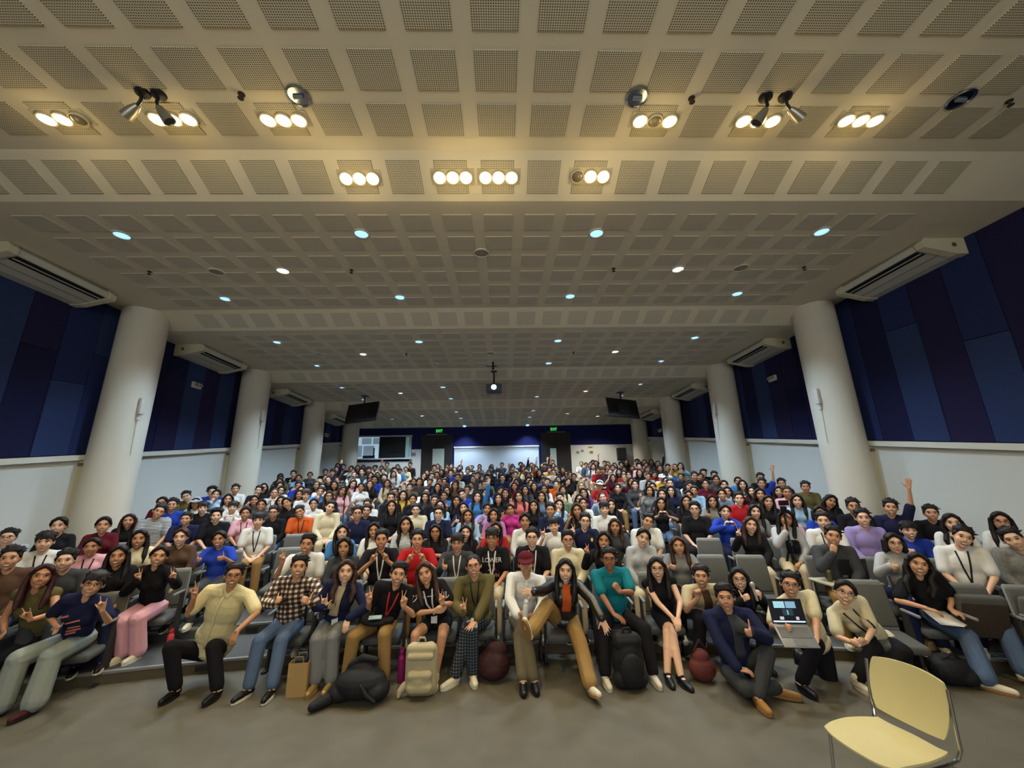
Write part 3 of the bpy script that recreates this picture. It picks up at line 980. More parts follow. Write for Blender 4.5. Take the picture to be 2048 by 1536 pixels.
def hand(ps, wrist, f, n, side, gesture, fr=0.0092, size=1.0):
    """palm and five fingers; f: finger direction, n: palm normal, side: +1/-1 which way the thumb leaves"""
    f = NV(f).normalized(); n = NV(n); n = (n - f * n.dot(f)).normalized()
    s = f.cross(n) * side
    wrist = NV(wrist)
    S = size
    G = {'flat': ((.05, .0, .0, .05), 'open'), 'relaxed': ((.45, .5, .55, .6), 'side'), 'fist': ((1.45, 1.45, 1.45, 1.45), 'over'), 'peace': ((.02, .02, 1.45, 1.45), 'over'),
         'thumb': ((1.45, 1.45, 1.45, 1.45), 'up'), 'ily': ((.02, 1.4, 1.4, .02), 'open'), 'spread': ((.1, .05, .1, .15), 'open'), 'point': ((.02, 1.4, 1.4, 1.4), 'over'), 'grip': ((.95, .95, .95, .95), 'side'), 'heart': ((.75, .8, .85, .9), 'down')}
    curls, th = G[gesture]
    spread = {'peace': (0.2, -0.16, -.1, -.2), 'spread': (.22, .07, -.08, -.25), 'ily': (.12, 0, 0, -.22), 'flat': (.06, .02, -.02, -.06)}.get(gesture, (.04, .01, -.02, -.05))
    lens = (.072, .08, .074, .058)
    for i in range(4):
        off = (0.0285 - 0.019 * i) * S
        k = wrist + f * (.088 - 0.004 * abs(i - 1)) * S + s * off
        ps.cap(wrist + f * 0.01 + s * off * 0.75, k, .0125 * S, .0115 * S, 7)
        d = (f + s * spread[i]).normalized()
        p = k
        ang = 0
        for j, frac in enumerate((.45, .32, .25)):
            ang += curls[i] * (0.75 if j == 0 else 0.9)
            dd = d * math.cos(ang) + n * math.sin(ang)
            q = p + dd * (lens[i] * frac * S)
            ps.cap(p, q, fr * (1 - .06 * j) * S, fr * (0.96 - .08 * j) * S, 7)
            p = q
    b = wrist + f * .022 * S + s * .026 * S
    if th == 'open':
        d1 = (s * .8 + f * .55); d2 = (s * .6 + f * .75)
    elif th == 'up':
        d1 = (s * .95 + f * .25); d2 = s
    elif th == 'over':
        d1 = (f * .75 + n * .65 + s * .1); d2 = (f * .25 + n * .3 - s * .9)
    elif th == 'down':
        d1 = (s * .75 + n * .55 + f * .2); d2 = (s * .8 + n * .5 + f * .1)
    else:
        d1 = (f * .8 + s * .45 + n * .3); d2 = (f * .9 + n * .3)
    d1.normalize(); d2.normalize()
    m = b + d1 * .042 * S
    ps.cap(b, m, .0135 * S, .0108 * S, 7)
    ps.cap(m, m + d2 * .036 * S, .0105 * S, .009 * S, 7)


HX = 1.13   # head breadth
HS = 1.05    # head scale


def head_prims(ps, M, female, fat=0.0):
    """M: 4x4 head matrix (origin at head centre, face towards -y)"""
    R3 = M.to_3x3()
    def P(x, y, z):
        return M @ NV((x * HS * HX, y * HS, z * HS))
    def E(c, r):
        ps.ell(P(*c), [r[0] * HS * HX, r[1] * HS, r[2] * HS], R3)
    E((0, .014, .022), (.075, .093, .096))
    E((0, -.02, -.03), (.065 + fat, .068, .080))
    E((0, -.03, -.072), (.051 + fat, .05, .044))
    ps.cap(P(0, -.064, -.098), P(0, -.06, -.096), .023 * HS)
    ps.cap(P(0, -.086, .008), P(0, -.101, -.024), .0085 * HS, .0125 * HS, 8)
    ps.cap(P(-.013, -.09, -.027), P(.013, -.09, -.027), .009 * HS)
    ps.cap(P(-.036, -.066, -.022), P(-.028, -.07, -.04), .024 * HS)
    ps.cap(P(.036, -.066, -.022), P(.028, -.07, -.04), .024 * HS)
    ps.cap(P(-.034, -.071, .034), P(.034, -.071, .034), .016 * HS)
    ps.cap(P(-.018, -.08, -.066), P(.018, -.08, -.066), .0095 * HS)
    for s in (-1, 1):
        E((s * .077, .012, -.012), (.012, .02, .031))


# faces, glasses and hair are modelled once at the head centre and carried by each head's matrix
M_eye_w = mat('eye_white', srgb(225, 220, 212), 0.4)
M_eye_d = mat('eye_dark', srgb(26, 18, 14), 0.3)
M_lip = mat('lip', srgb(150, 82, 74), 0.6)
M_teeth = mat('teeth', srgb(226, 220, 208), 0.4)


def face_mesh(smile):
    mb = MB()
    def ell(c, r, m_, rz=0.0):
        p = PS(); p.ell((0, 0, 0), [a * HS for a in r], Matrix.Rotation(rz, 3, 'Y'), 10, 7)
        mb.cur = m_
        mb.add([(v[0] + c[0] * HS, v[1] + c[1] * HS, v[2] + c[2] * HS) for v in p.v], p.f)
    for s in (-1, 1):
        ell((s * .031, -.0815, .010), (.0135, .008, .0062), 0)
        ell((s * .031, -.0855, .0105), (.0078, .0062, .0062), 1)
        ell((s * .031, -.0850, .0160), (.0155, .007, .0024), 1, s * .2)
        ell((s * .034, -.0850, .037), (.019, .009, .0034), 1, s * .26)
    if smile == 2:
        ell((0, -.086, -.064), (.026, .010, .0115), 2)
        ell((0, -.0885, -.0615), (.0215, .010, .0072), 3)
    elif smile == 1:
        ell((0, -.0865, -.064), (.024, .009, .0072), 2)
        ell((0, -.089, -.0625), (.018, .009, .0036), 3)
    else:
        ell((0, -.0865, -.065), (.019, .009, .0052), 2)
    return mb.mesh('face_%d' % smile, [M_eye_w, M_eye_d, M_lip, M_teeth], True)


FACES = [face_mesh(0), face_mesh(1), face_mesh(2)]
gm = MB()
for s in (-1, 1):
    pts = [(s * .033 * HS + .0235 * HS * math.cos(a), (-.101 + .012 * abs(math.cos(a)) * (s * math.cos(a) > 0)) * HS, .008 * HS + .019 * HS * math.sin(a)) for a in [2 * math.pi * k / 14 for k in range(14)]]
    gm.tube(pts, .0022, 5, closed=True)
    gm.tube([(s * .056 * HS, -.091 * HS, .012 * HS), (s * .081 * HS, -.03 * HS, .012 * HS), (s * .083 * HS, .01 * HS, .004 * HS)], .002, 5)
gm.tube([(-.011 * HS, -.102 * HS, .012 * HS), (.011 * HS, -.102 * HS, .012 * HS)], .0022, 5)
GLASSES = gm.mesh('glasses', mat('glasses_frame', srgb(28, 26, 26), 0.35), True)

HAIRQ = {}


def hair_recipe(kind):
    ps = PS()
    def E(c, r):
        ps.ell([a * HS for a in c], [a * HS for a in r])
    def C(a, b, r0, r1=None):
        ps.cap([v * HS for v in a], [v * HS for v in b], r0 * HS, None if r1 is None else r1 * HS)
    # scalp cap, set back so the face stays free
    E((0, .026, .036), (.083, .096, .092))
    if kind in ('short', 'quiff', 'bowl', 'curly', 'buzz'):
        E((0, .05, -.01), (.078, .064, .075))
        for s in (-1, 1):
            C((s * .072, -.022, .03), (s * .075, .0, -.005), .014, .009)
    if kind in ('short', 'quiff', 'bowl', 'buzz'):
        r = random.Random(len(kind))
        for i in range(46 if kind != 'buzz' else 0):
            a = r.uniform(0, 2 * math.pi); e = r.uniform(.25, 1.45)
            d = NV((math.cos(a) * math.cos(e), math.sin(a) * math.cos(e), math.sin(e)))
            if d.y < -.45 and d.z < .72:
                continue
            p = NV((0, .024, .038)) + NV((d.x * .080, d.y * .092, d.z * .088))
            q = p + d * r.uniform(.008, .022) + NV((r.uniform(-.02, .02), r.uniform(-.022, .006), .004))
            C(tuple(p), tuple(q), .015, .006)
    if kind == 'short':
        C((-.05, -.036, .082), (.05, -.036, .086), .021)
        C((-.03, -.03, .10), (.04, -.026, .108), .024)
        E((0, .01, .088), (.074, .074, .046))
    if kind == 'quiff':
        C((-.048, -.04, .088), (.05, -.042, .094), .023)
        C((-.03, -.034, .112), (.04, -.03, .12), .027)
        E((0, .008, .096), (.074, .074, .05))
    if kind == 'bowl':
        for i in range(7):
            x = -.066 + .022 * i
            C((x * .8, -.045, .108), (x * 1.04, -.083 + .35 * abs(x) ** 1.0 * .45, .047 + .012 * (i % 2)), .02, .012)
        E((0, .0, .08), (.086, .09, .062))
    if kind == 'curly':
        r = random.Random(3)
        for i in range(60):
            a = r.uniform(0, 2 * math.pi); e = r.uniform(-.1, 1.5)
            d = NV((math.cos(a) * math.cos(e), math.sin(a) * math.cos(e), math.sin(e)))
            if d.y < -.55 and d.z < .62:
                continue
            p = NV((0, .02, .04)) + NV((d.x * .092, d.y * .1, d.z * .098))
            C(tuple(p), tuple(p + d * .012), .021)
    if kind == 'buzz':
        pass
    if kind in ('long', 'bob', 'tied', 'wavy', 'side'):
        # centre parting framing the forehead
        for s in (-1, 1):
            C((s * .012, -.05, .112), (s * .058, -.062, .075), .02, .017)
            C((s * .058, -.062, .075), (s * .082, -.026, .02), .015, .013)
    if kind == 'tied':
        E((0, .05, .0), (.078, .066, .085))
        for s in (-1, 1):
            C((s * .078, -.02, .02), (s * .078, .03, -.03), .012, .012)
        C((0, .115, .02), (0, .13, -.02), .03, .028)
        C((0, .13, -.02), (0.01, .12, -.15), .028, .015)
    if kind == 'bob':
        for s in (-1, 1):
            C((s * .079, -.03, .03), (s * .085, -.03, -.085), .019, .024)
            C((s * .08, .02, .02), (s * .086, .01, -.095), .03, .03)
        E((0, .055, -.03), (.09, .065, .1))
    if kind in ('long', 'wavy', 'side'):
        for s in (-1, 1):
            w_ = .012 if kind == 'wavy' else 0
            pts = [(s * .081, -.018, .03), (s * (.092 + w_), -.016, -.06), (s * (.090 - w_), -.022, -.14), (s * (.088 + w_), -.055, -.22), (s * .082, -.075, -.31)]
            rs = [.017, .023, .027, .028, .016]
            for i in range(4):
                C(pts[i], pts[i + 1], rs[i], rs[i + 1])
            pts = [(s * .07, .03, .02), (s * .082, .035, -.1), (s * .084, .035, -.2), (s * .075, .02, -.28)]
            for i in range(3):
                C(pts[i], pts[i + 1], .034, .034)
        E((0, .06, -.06), (.088, .058, .13))
        E((0, .07, -.17), (.09, .045, .13))
    return ps


for hk in ('short', 'quiff', 'bowl', 'curly', 'buzz', 'long', 'wavy', 'bob', 'tied'):
    HAIRQ[hk] = grow(hair_recipe(hk), 'hair_' + hk, .0075, 1)

# hats
def cap_mesh():
    ps = PS()
    ps.ell((0, .022 * HS, .052 * HS), (.088 * HS, .1 * HS, .085 * HS))
    return ps
CAPQ = grow(cap_mesh(), 'cap_crown', .009, 2)
bm_ = MB()
prof = [(-.075 + .015 * i, ) for i in range(11)]
top = []; bot = []
for i in range(11):
    a = math.pi * (i / 10)
    x = -.078 * math.cos(a)
    top.append((x, -.055, .066)); bot.append((x * .98, -.07 - .105 * math.sin(a), .05 - .012 * math.sin(a)))
vs = top + bot + [(a, b, c - .008) for a, b, c in top] + [(a, b, c - .008) for a, b, c in bot]
fs = []
for i in range(10):
    fs += [(i, i + 1, 11 + i + 1, 11 + i), (22 + i, 33 + i, 33 + i + 1, 22 + i + 1), (11 + i, 11 + i + 1, 33 + i + 1, 33 + i), (i, 22 + i, 22 + i + 1, i + 1)]
bm_.add([(a * HS, b * HS, c * HS) for a, b, c in vs], fs)
BRIM = bm_

# shoes
def shoe_recipe(kind):
    ps = PS()
    if kind in ('sneaker', 'loafer', 'boot'):
        ps.ell((0, .0, .05), (.036, .045, .05))
        ps.cap((0, .03, .04), (0, -.08, .035), .036, .034)
        ps.cap((0, -.08, .033), (0, -.155, .03), .036, .028)
        if kind != 'loafer':
            ps.cap((0, .01, .05), (0, .0, .095 if kind == 'sneaker' else .15), .042, .043)
    return ps
SHOEQ = {k: grow(shoe_recipe(k), 'shoe_' + k, .008, 2) for k in ('sneaker', 'loafer', 'boot')}
so = MB()
ringp = []
for k in range(20):
    a = 2 * math.pi * k / 20
    y = -.06 + .118 * math.sin(a)
    ringp.append((.04 * math.cos(a) * (1.05 if y < -.05 else .92), y))
so.add([(x, y, 0) for x, y in ringp] + [(x, y, .022) for x, y in ringp], [tuple(range(19, -1, -1)), tuple(range(20, 40))] + [(i, (i + 1) % 20, 20 + (i + 1) % 20, 20 + i) for i in range(20)])
SOLE = so


def build_body(sp, voxel_body=.0095, voxel_cloth=.013, fr=.0095):
    """sp: joint spec in local coordinates (x to the picture's right, facing -y). Returns queued meshes and the head matrix."""
    fem = sp.get('f', False)
    k = sp.get('k', 1.0)
    hip = NV(sp['hip']); hd = NV(sp['head'])
    yaw, pit, rol = (math.radians(a) for a in sp.get('look', (0, 0, 0)))
    HR = Matrix.Rotation(yaw, 4, 'Z') @ Matrix.Rotation(rol, 4, 'Y') @ Matrix.Rotation(pit, 4, 'X')
    HM = Matrix.Translation(hd) @ HR
    neck = hd + HR.to_3x3() @ NV((0, .035, -.145))
    spine = neck - hip
    zax = spine.normalized()
    turn = math.radians(sp.get('turn', 0))
    xax = NV((math.cos(turn), math.sin(turn), 0)); xax = (xax - zax * xax.dot(zax)).normalized()
    if 'shrug' in sp:
        xax = (xax + zax * sp['shrug']).normalized(); xax = (xax - zax * xax.dot(zax)).normalized() if 'shrug' not in sp else xax
    yax = zax.cross(xax).normalized()
    R = Matrix((xax, yax, zax)).transposed()
    SL = spine.length
    sw = (.160 if fem else .186) * k * sp.get('wide', 1.0)
    pl = sp.get('plump', 0.0)
    def T(x, y, t):
        return hip + R @ NV((x, y, 0)) + zax * (SL * t)
    body = PS()
    sh = {s: T(s * sw, .01, .90) for s in (-1, 1)}

    def torso(ps, g):
        ps.ell(T(0, 0, .05), (.15 * k + g + pl * .7, .115 + g + pl * .5, .10 + g * .4), R)
        ps.ell(T(0, -.01 - pl * .3, .32), ((.122 if fem else .140) * k + g + pl, .100 + g + pl, SL * .36), R)
        ps.ell(T(0, -.002, .64), ((.14 if fem else .158) * k + g + pl * .6, .104 + g + pl * .4, SL * .33), R)
        for s in (-1, 1):
            ps.cap(T(s * .05, .01, .90), sh[s], .06 + g * .8, .05 + g * .8)
            ps.cap(T(s * .03, .015, 1.0), T(s * sw * .75, .012, .94), .035 + g * .5, .034 + g * .6)
            if fem:
                ps.ell(T(s * .065, -.07, .66), (.058 + g, .05 + g, .06 + g), R)
    torso(body, 0.0)
    body.cap(neck - zax * .02, hd + HR.to_3x3() @ NV((0, .02, -.06)), .05 if fem else .057, .047 if fem else .054)
    head_prims(body, HM, fem, sp.get('fat', 0.0))
    arms = {}
    for s in (-1, 1):
        a = sp['arms'][0 if s < 0 else 1]
        tgt = NV(a['t'])
        el, wr = ik(sh[s], tgt, .27 * k, .245 * k, a.get('hint', (s * .5, .25, -1)))
        thin = .9 if fem else 1.0
        body.cap(sh[s], el, .047 * thin, .040 * thin); body.cap(el, wr, .040 * thin, .026 * thin)
        fd = NV(a.get('f', tuple(wr - el))); nn = NV(a.get('n', (0, -1, 0.0)))
        hand(body, wr, fd, nn, a.get('th', -s), a.get('g', 'relaxed'), fr, .97 if fem else 1.04)
        arms[s] = (sh[s], el, wr)
    legs = {}
    for s in (-1, 1):
        l = sp['legs'][0 if s < 0 else 1]
        hj = hip + R @ NV((s * .085, 0, 0)); hj.z = hip.z + 0.0
        kn, an = ik(hj, NV(l['t']), .44 * k, .42 * k, l.get('hint', (0, -.4, 1)))
        body.cap(hj, kn, .09, .060); body.cap(kn, an, .056, .038)
        # calf
        body.cap(kn.lerp(an, .16), kn.lerp(an, .42), .048, .052)
        fd = NV(l.get('f', (0, -1, 0))).normalized()
        body.cap(an + NV((0, 0, -.02)), an + fd * .13 + NV((0, 0, -.045)), .034, .026)
        legs[s] = (hj, kn, an, fd)
    out = {'HM': HM, 'R': R, 'T': T, 'arms': arms, 'legs': legs, 'hip': hip}
    out['body'] = grow(body, 'person_body', voxel_body, 3)
    for kind in sp.get('tops', ('short',)):
        ps = PS(); g = (.020 if kind != 'jacket' else .027) + sp.get('loose', 0.0)
        torso(ps, g)
        ps.ell(T(0, -.005, .06), (.155 * k + g + pl * .7, .124 + g + pl * .5, .085), R)
        for s in (-1, 1):
            A, B, C_ = arms[s]
            lo = .012 if fem else .016
            if kind == 'short':
                e = A.lerp(B, .78); ps.cap(A, e, .057 + lo, .058 + lo)
            elif kind == 'sleeveless':
                ps.cap(A, A.lerp(B, .08), .05 + lo, .048 + lo)
            else:
                ps.cap(A, B, .056 + lo, .051 + lo); e = B.lerp(C_, .93); ps.cap(B, e, .051 + lo, .040 + lo)
        if sp.get('hem'):
            ps.cap(T(-.10, -.03, .13), T(.10, -.03, .13), .118); ps.cap(T(-.09, -.02, .28), T(.09, -.02, .28), .13)
        out['top_' + kind] = grow(ps, 'top_' + kind, voxel_cloth, 2)
    for kind in sp.get('bottoms', ('trousers',)):
        ps = PS()
        g = .014
        ps.ell(T(0, 0, .03), (.150 * k + g + pl * .7, .118 + g + pl * .5, .10), R)
        for s in (-1, 1):
            hj, kn, an, fd = legs[s]
            w_ = sp.get('flare', 0.012)
            if kind == 'trousers':
                ps.cap(hj, kn, .102, .076 + w_ * .5); ps.cap(kn, an + (kn - an).normalized() * .03, .075 + w_ * .4, .056 + w_)
            elif kind == 'shorts':
                ps.cap(hj, hj.lerp(kn, .55), .092, .08)
            elif kind == 'bermuda':
                ps.cap(hj, hj.lerp(kn, .92), .092, .074)
            elif kind == 'skirt':
                ps.cap(hj, hj.lerp(kn, .62), .092, .082)
        if kind == 'skirt':
            a = legs[-1]; b = legs[1]
            ps.cap(a[0].lerp(b[0], .5), a[0].lerp(a[1], .6).lerp(b[0].lerp(b[1], .6), .5), .085, .07)
        out['bottom_' + kind] = grow(ps, 'bottom_' + kind, voxel_cloth, 2)
    return out


SKIN = [mat('skin_%s' % n, srgb(*c), 0.55, noise=0.05, scale=20, spec=0.35) for n, c in (('light', (222, 178, 148)), ('tan', (200, 150, 116)), ('warm', (186, 134, 98)), ('brown', (158, 108, 78)))]
HAIRM = {'k': mat('hair_black', srgb(24, 20, 20), 0.55, noise=0.3, scale=30, bump=0.25), 'n': mat('hair_brown', srgb(58, 38, 28), 0.55, noise=0.3, scale=30, bump=0.25), 'b': mat('hair_blond', srgb(150, 136, 92), 0.6, noise=0.2, scale=30),
         'r': mat('hair_maroon', srgb(54, 24, 26), 0.55, noise=0.3, scale=30), 'w': mat('hat_white', srgb(220, 218, 210), 0.8)}
CLOTH = {}
for n_, c_ in dict(white=(214, 214, 208), cream=(206, 196, 162), black=(26, 25, 28), navy=(30, 34, 62), blue=(36, 62, 160), lblue=(150, 182, 206), sky=(64, 118, 170), grey=(120, 122, 122), dgrey=(62, 64, 66), red=(168, 30, 36), maroon=(84, 22, 32),
                   pink=(214, 160, 168), magenta=(176, 50, 120), mauve=(176, 110, 150), purple=(96, 52, 108), lilac=(150, 136, 190), orange=(196, 88, 36), yellow=(206, 166, 60), olive=(92, 84, 50), brown=(84, 62, 48), beige=(190, 172, 138), teal=(22, 112, 122),
                   khaki=(140, 108, 62), jeans=(82, 100, 128), ljeans=(140, 148, 142), green=(92, 110, 84), denim=(104, 128, 150), lgrey=(170, 172, 172), coral=(205, 110, 100), chino=(150, 120, 72), drab=(104, 94, 72)).items():
    CLOTH[n_] = mat('cloth_' + n_, srgb(*c_), 0.9, noise=0.1, scale=40, spec=0.15, bump=0.15)
CLOTH['bwstripe'] = stripes('cloth_bwstripe', srgb(24, 24, 26), srgb(220, 222, 220), 26, 'Z', 0.55)
CLOTH['wstripe'] = stripes('cloth_wstripe', srgb(214, 216, 214), srgb(120, 124, 126), 34, 'Z', 0.6)
CLOTH['pattern'] = mat('cloth_pattern', srgb(120, 118, 112), 0.9, noise=0.6, scale=55)
CLOTH['plaid'] = plaid('cloth_plaid', srgb(46, 30, 32), srgb(104, 84, 70), srgb(214, 204, 178), 11)
CLOTH['dplaid'] = plaid('cloth_dplaid', srgb(28, 30, 38), srgb(44, 50, 60), srgb(92, 100, 108), 20)
CLOTH['leather'] = mat('black_leather', srgb(28, 27, 29), 0.32, noise=0.2, scale=18, spec=0.6, bump=0.35)
CLOTH['barong'] = mat('cloth_barong', srgb(214, 200, 150), 0.8, noise=0.1, scale=60, bump=0.4)


def child(parent, name, me, material=None, M=None):
    o = bpy.data.objects.new(name, me)
    COL.objects.link(o)
    o.parent = parent
    if M is not None:
        o.matrix_local = M
    if material is not None:
        setm(o, material)
    return o


def setm(o, m):
    if len(o.data.materials) == 0:
        o.data.materials.append(None)
    o.material_slots[0].link = 'OBJECT'
    o.material_slots[0].material = m


def shoe_mats(col, sole):
    return CLOTH.get(col) or mat('shoe_' + col, (0, 0, 0)), sole
M_sole_w = mat('sole_white', srgb(206, 200, 180), 0.6)
M_sole_k = mat('sole_dark', srgb(30, 28, 28), 0.6)
M_sole_t = mat('sole_tan', srgb(150, 110, 64), 0.7)
M_gold = mat('shoe_gold', srgb(170, 146, 88), 0.35, metal=0.5)
M_tanshoe = mat('shoe_tan', srgb(164, 118, 62), 0.7)
M_whiteshoe = mat('shoe_white', srgb(212, 204, 178), 0.6)
M_blackshoe = mat('shoe_black', srgb(24, 22, 22), 0.35)
SOLE_ME = {}


def put_shoes(root, B, kind, m, sole, sock=None):
    if sole.name not in SOLE_ME:
        SOLE_ME[sole.name] = SOLE.mesh('sole', sole, True)
    for s in (-1, 1):
        hj, kn, an, fd = B['legs'][s]
        y = NV(fd) * -1
        z = NV((0, 0, 1)); x = y.cross(z)
        if x.length < .1:
            z = NV((0, 1, 0)); x = y.cross(z)
        x.normalize(); z = x.cross(y)
        M = Matrix((x, y, z)).transposed().to_4x4(); M.translation = an - z * .082
        M = M @ Matrix.Scale(1.14, 4)
        o = child(root, 'shoe', SHOEQ[kind]['me'], m, M)
        if sock is not None:
            up_ = (kn - an).normalized()
            sk = MB(); sk.tube([tuple(an - up_ * .03), tuple(an + up_ * .04), tuple(an + up_ * .11)], [.042, .043, .046], 12)
            child(root, 'sock', sk.mesh('sock', sock, True))
        child(o, 'sole', SOLE_ME[sole.name], None, Matrix.Identity(4))


def dress(root, B, skin, hair, hairm, top, topm, bottom, bottomm, face=1, glasses=False, hat=None, ftop=None):
    """adds hair, face, clothes of a finished pose to the body object"""
    HM = B['HM'] @ Matrix.Diagonal((HX, 1, 1, 1))
    h = child(root, 'hair', HAIRQ[hair]['me'], HAIRM[hairm], HM)
    f = child(root, 'face', FACES[face], None, HM); f['kind'] = 'stuff'
    if glasses:
        g = child(root, 'eyeglasses', GLASSES, None, HM); g['kind'] = 'stuff'
    t = child(root, 'top', B['top_' + top]['me'], topm)
    b = child(root, bottom if bottom != 'bermuda' else 'shorts', B['bottom_' + bottom]['me'], bottomm)
    if hat:
        c = child(root, 'cap', CAPQ['me'], hat, HM @ Matrix.Translation((0, 0, .004)) @ Matrix.Scale(1.06, 4))
        child(c, 'brim', BRIM_ME, hat)
    return t, b


def bvh_of(me):
    return BVHTree.FromPolygons([v.co for v in me.vertices], [p.vertices[:] for p in me.polygons])


def project(bvh, x, z, off=.004, y0=-1.2):
    h = bvh.ray_cast(NV((x, y0, z)), NV((0, 1, 0)))
    return (NV(h[0]) + NV((0, -off, 0))) if h[0] is not None else None


def ribbon(bvh, pts, w_, th=.003, off=.005):
    """flat band draped over the front of a garment along (x, z) points"""
    mb = MB()
    out = []
    n = 6
    path = []
    for i in range(len(pts) - 1):
        for j in range(n):
            t = j / n
            path.append((pts[i][0] * (1 - t) + pts[i + 1][0] * t, pts[i][1] * (1 - t) + pts[i + 1][1] * t))
    path.append(pts[-1])
    L = []; lasty = None
    for i, (x, z) in enumerate(path):
        p = project(bvh, x, z, off)
        if p is None:
            if lasty is None:
                continue
            p = NV((x, lasty, z))
        lasty = p.y
        a = path[max(i - 1, 0)]; b = path[min(i + 1, len(path) - 1)]
        d = NV((b[0] - a[0], 0, b[1] - a[1]))
        if d.length < 1e-6:
            continue
        d.normalize()
        s = NV((d.z, 0, -d.x)) * (w_ / 2)
        L.append((p - s, p + s))
    if len(L) < 2:
        return None
    vs = []
    for a, b in L:
        vs += [tuple(a), tuple(b), tuple(a + NV((0, th, 0))), tuple(b + NV((0, th, 0)))]
    fs = []
    for i in range(len(L) - 1):
        o = 4 * i
        fs += [(o, o + 1, o + 5, o + 4), (o + 2, o + 6, o + 7, o + 3), (o, o + 4, o + 6, o + 2), (o + 1, o + 3, o + 7, o + 5)]
    fs += [(0, 2, 3, 1), tuple(4 * (len(L) - 1) + q for q in (0, 1, 3, 2))]
    mb.add(vs, fs)
    return mb


def lanyard(root, top_me, B, m, drop=.34, badge=None, w_=.018, card=None):
    bv = bvh_of(top_me)
    T = B['T']
    a = T(-.055, -.06, .95); b = T(.055, -.06, .95); c = T(0, -.1, .95 - drop / .5)
    mb = MB()
    for q in (a, b):
        r = ribbon(bv, [(q.x, q.z), ((q.x + c.x) / 2 + (q.x - c.x) * .12, (q.z + c.z) / 2), (c.x, c.z)], w_)
        if r:
            child(root, 'lanyard', r.mesh('lanyard', m))
    if card:
        p = project(bv, c.x, c.z - .05, .01)
        if p is not None:
            k = MB(); k.rbox((0, 0, 0), (.075, .006, .1), .002, n=2)
            child(root, 'name_card', k.mesh('name_card', card), None, Matrix.Translation(p))


def garment_print(root, top_me, s, cx, cz, size, m, name='shirt_print', xs=1.0, tilt=0.0):
    """lettering lying on the cloth"""
    bv = bvh_of(top_me)
    me = text_mesh(s, size, name, m, 0.0)
    bm = bmesh.new(); bm.from_mesh(me)
    bmesh.ops.triangulate(bm, faces=bm.faces)
    bmesh.ops.subdivide_edges(bm, edges=[e for e in bm.edges if e.calc_length() > .03], cuts=1)
    ca, sa = math.cos(tilt), math.sin(tilt)
    lasty = None
    for v in bm.verts:
        x, z = v.co.x * xs, v.co.y
        x, z = cx + x * ca - z * sa, cz + x * sa + z * ca
        p = project(bv, x, z, .004)
        v.co = p if p is not None else NV((x, -.12, z))
    bm.to_mesh(me); bm.free()
    o = child(root, name, me)
    o['kind'] = 'stuff'
    return o


def patch(root, top_me, poly, m, name, off=.005):
    """a panel of other cloth lying on the garment; poly: (x, z) outline"""
    bv = bvh_of(top_me)
    me = bpy.data.meshes.new(name)
    bm = bmesh.new()
    f = bm.faces.new([bm.verts.new((x, 0, z)) for x, z in poly])
    bmesh.ops.triangulate(bm, faces=[f])
    for _ in range(3):
        bmesh.ops.subdivide_edges(bm, edges=bm.edges[:], cuts=1, use_grid_fill=True)
        bmesh.ops.triangulate(bm, faces=bm.faces[:])
    for v in bm.verts:
        p = project(bv, v.co.x, v.co.z, off)
        if p is not None:
            v.co = p
        else:
            v.co.y = -.1
    bmesh.ops.solidify(bm, geom=bm.faces[:], thickness=.004)
    bm.to_mesh(me); bm.free()
    me.materials.append(m); me.shade_smooth()
    return child(root, name, me)
# ------------------------------------------------------------------ crowd poses
def arm_pose(s, kind):
    if kind == 'lap':
        return dict(t=(s * .09, -.20, .60), f=(-s * .7, -.7, -.15), n=(0, -.1, -1), hint=(s * .8, .3, -.5), g='relaxed')
    if kind == 'peace':
        return dict(t=(s * .23, -.24, 1.0), f=(s * .1, -.1, 1), n=(0, -1, 0), hint=(s * .6, -.1, -1), g='peace')
    if kind == 'thumb':
        return dict(t=(s * .17, -.30, .92), f=(-s * .3, -.95, 0), n=(-s * .95, .3, 0), hint=(s * .6, .2, -1), g='thumb')
    if kind == 'heart':
        return dict(t=(s * .10, -.27, .93), f=(-s * .35, -.1, .95), n=(-s * .9, -.1, -.3), hint=(s * 1, .1, -.6), g='heart')
    if kind == 'chin':
        return dict(t=(s * .04, -.17, .99), f=(-s * .3, .1, .9), n=(0, .9, .1), hint=(s * .6, -.3, -1), g='fist')
    if kind == 'fold':
        return dict(t=(-s * .10, -.19 - .02 * s, .80 + .02 * s), f=(-s * 1, .1, .1), n=(0, 1, 0), hint=(s * .9, .0, -.6), g='relaxed')
    if kind == 'raise':
        return dict(t=(s * .30, -.08, 1.52), f=(s * .15, 0, 1), n=(0, -1, 0), hint=(s * 1, .2, 0), g='spread')
    if kind == 'point':
        return dict(t=(s * .20, -.25, 1.02), f=(s * .05, -.05, 1), n=(0, -1, 0), hint=(s * .6, -.1, -1), g='ily')
    if kind == 'cheek':
        return dict(t=(s * .11, -.24, .94), f=(-s * .45, -.2, .9), n=(-s * .3, -.9, 0), hint=(s * .7, -.2, -1), g='peace')


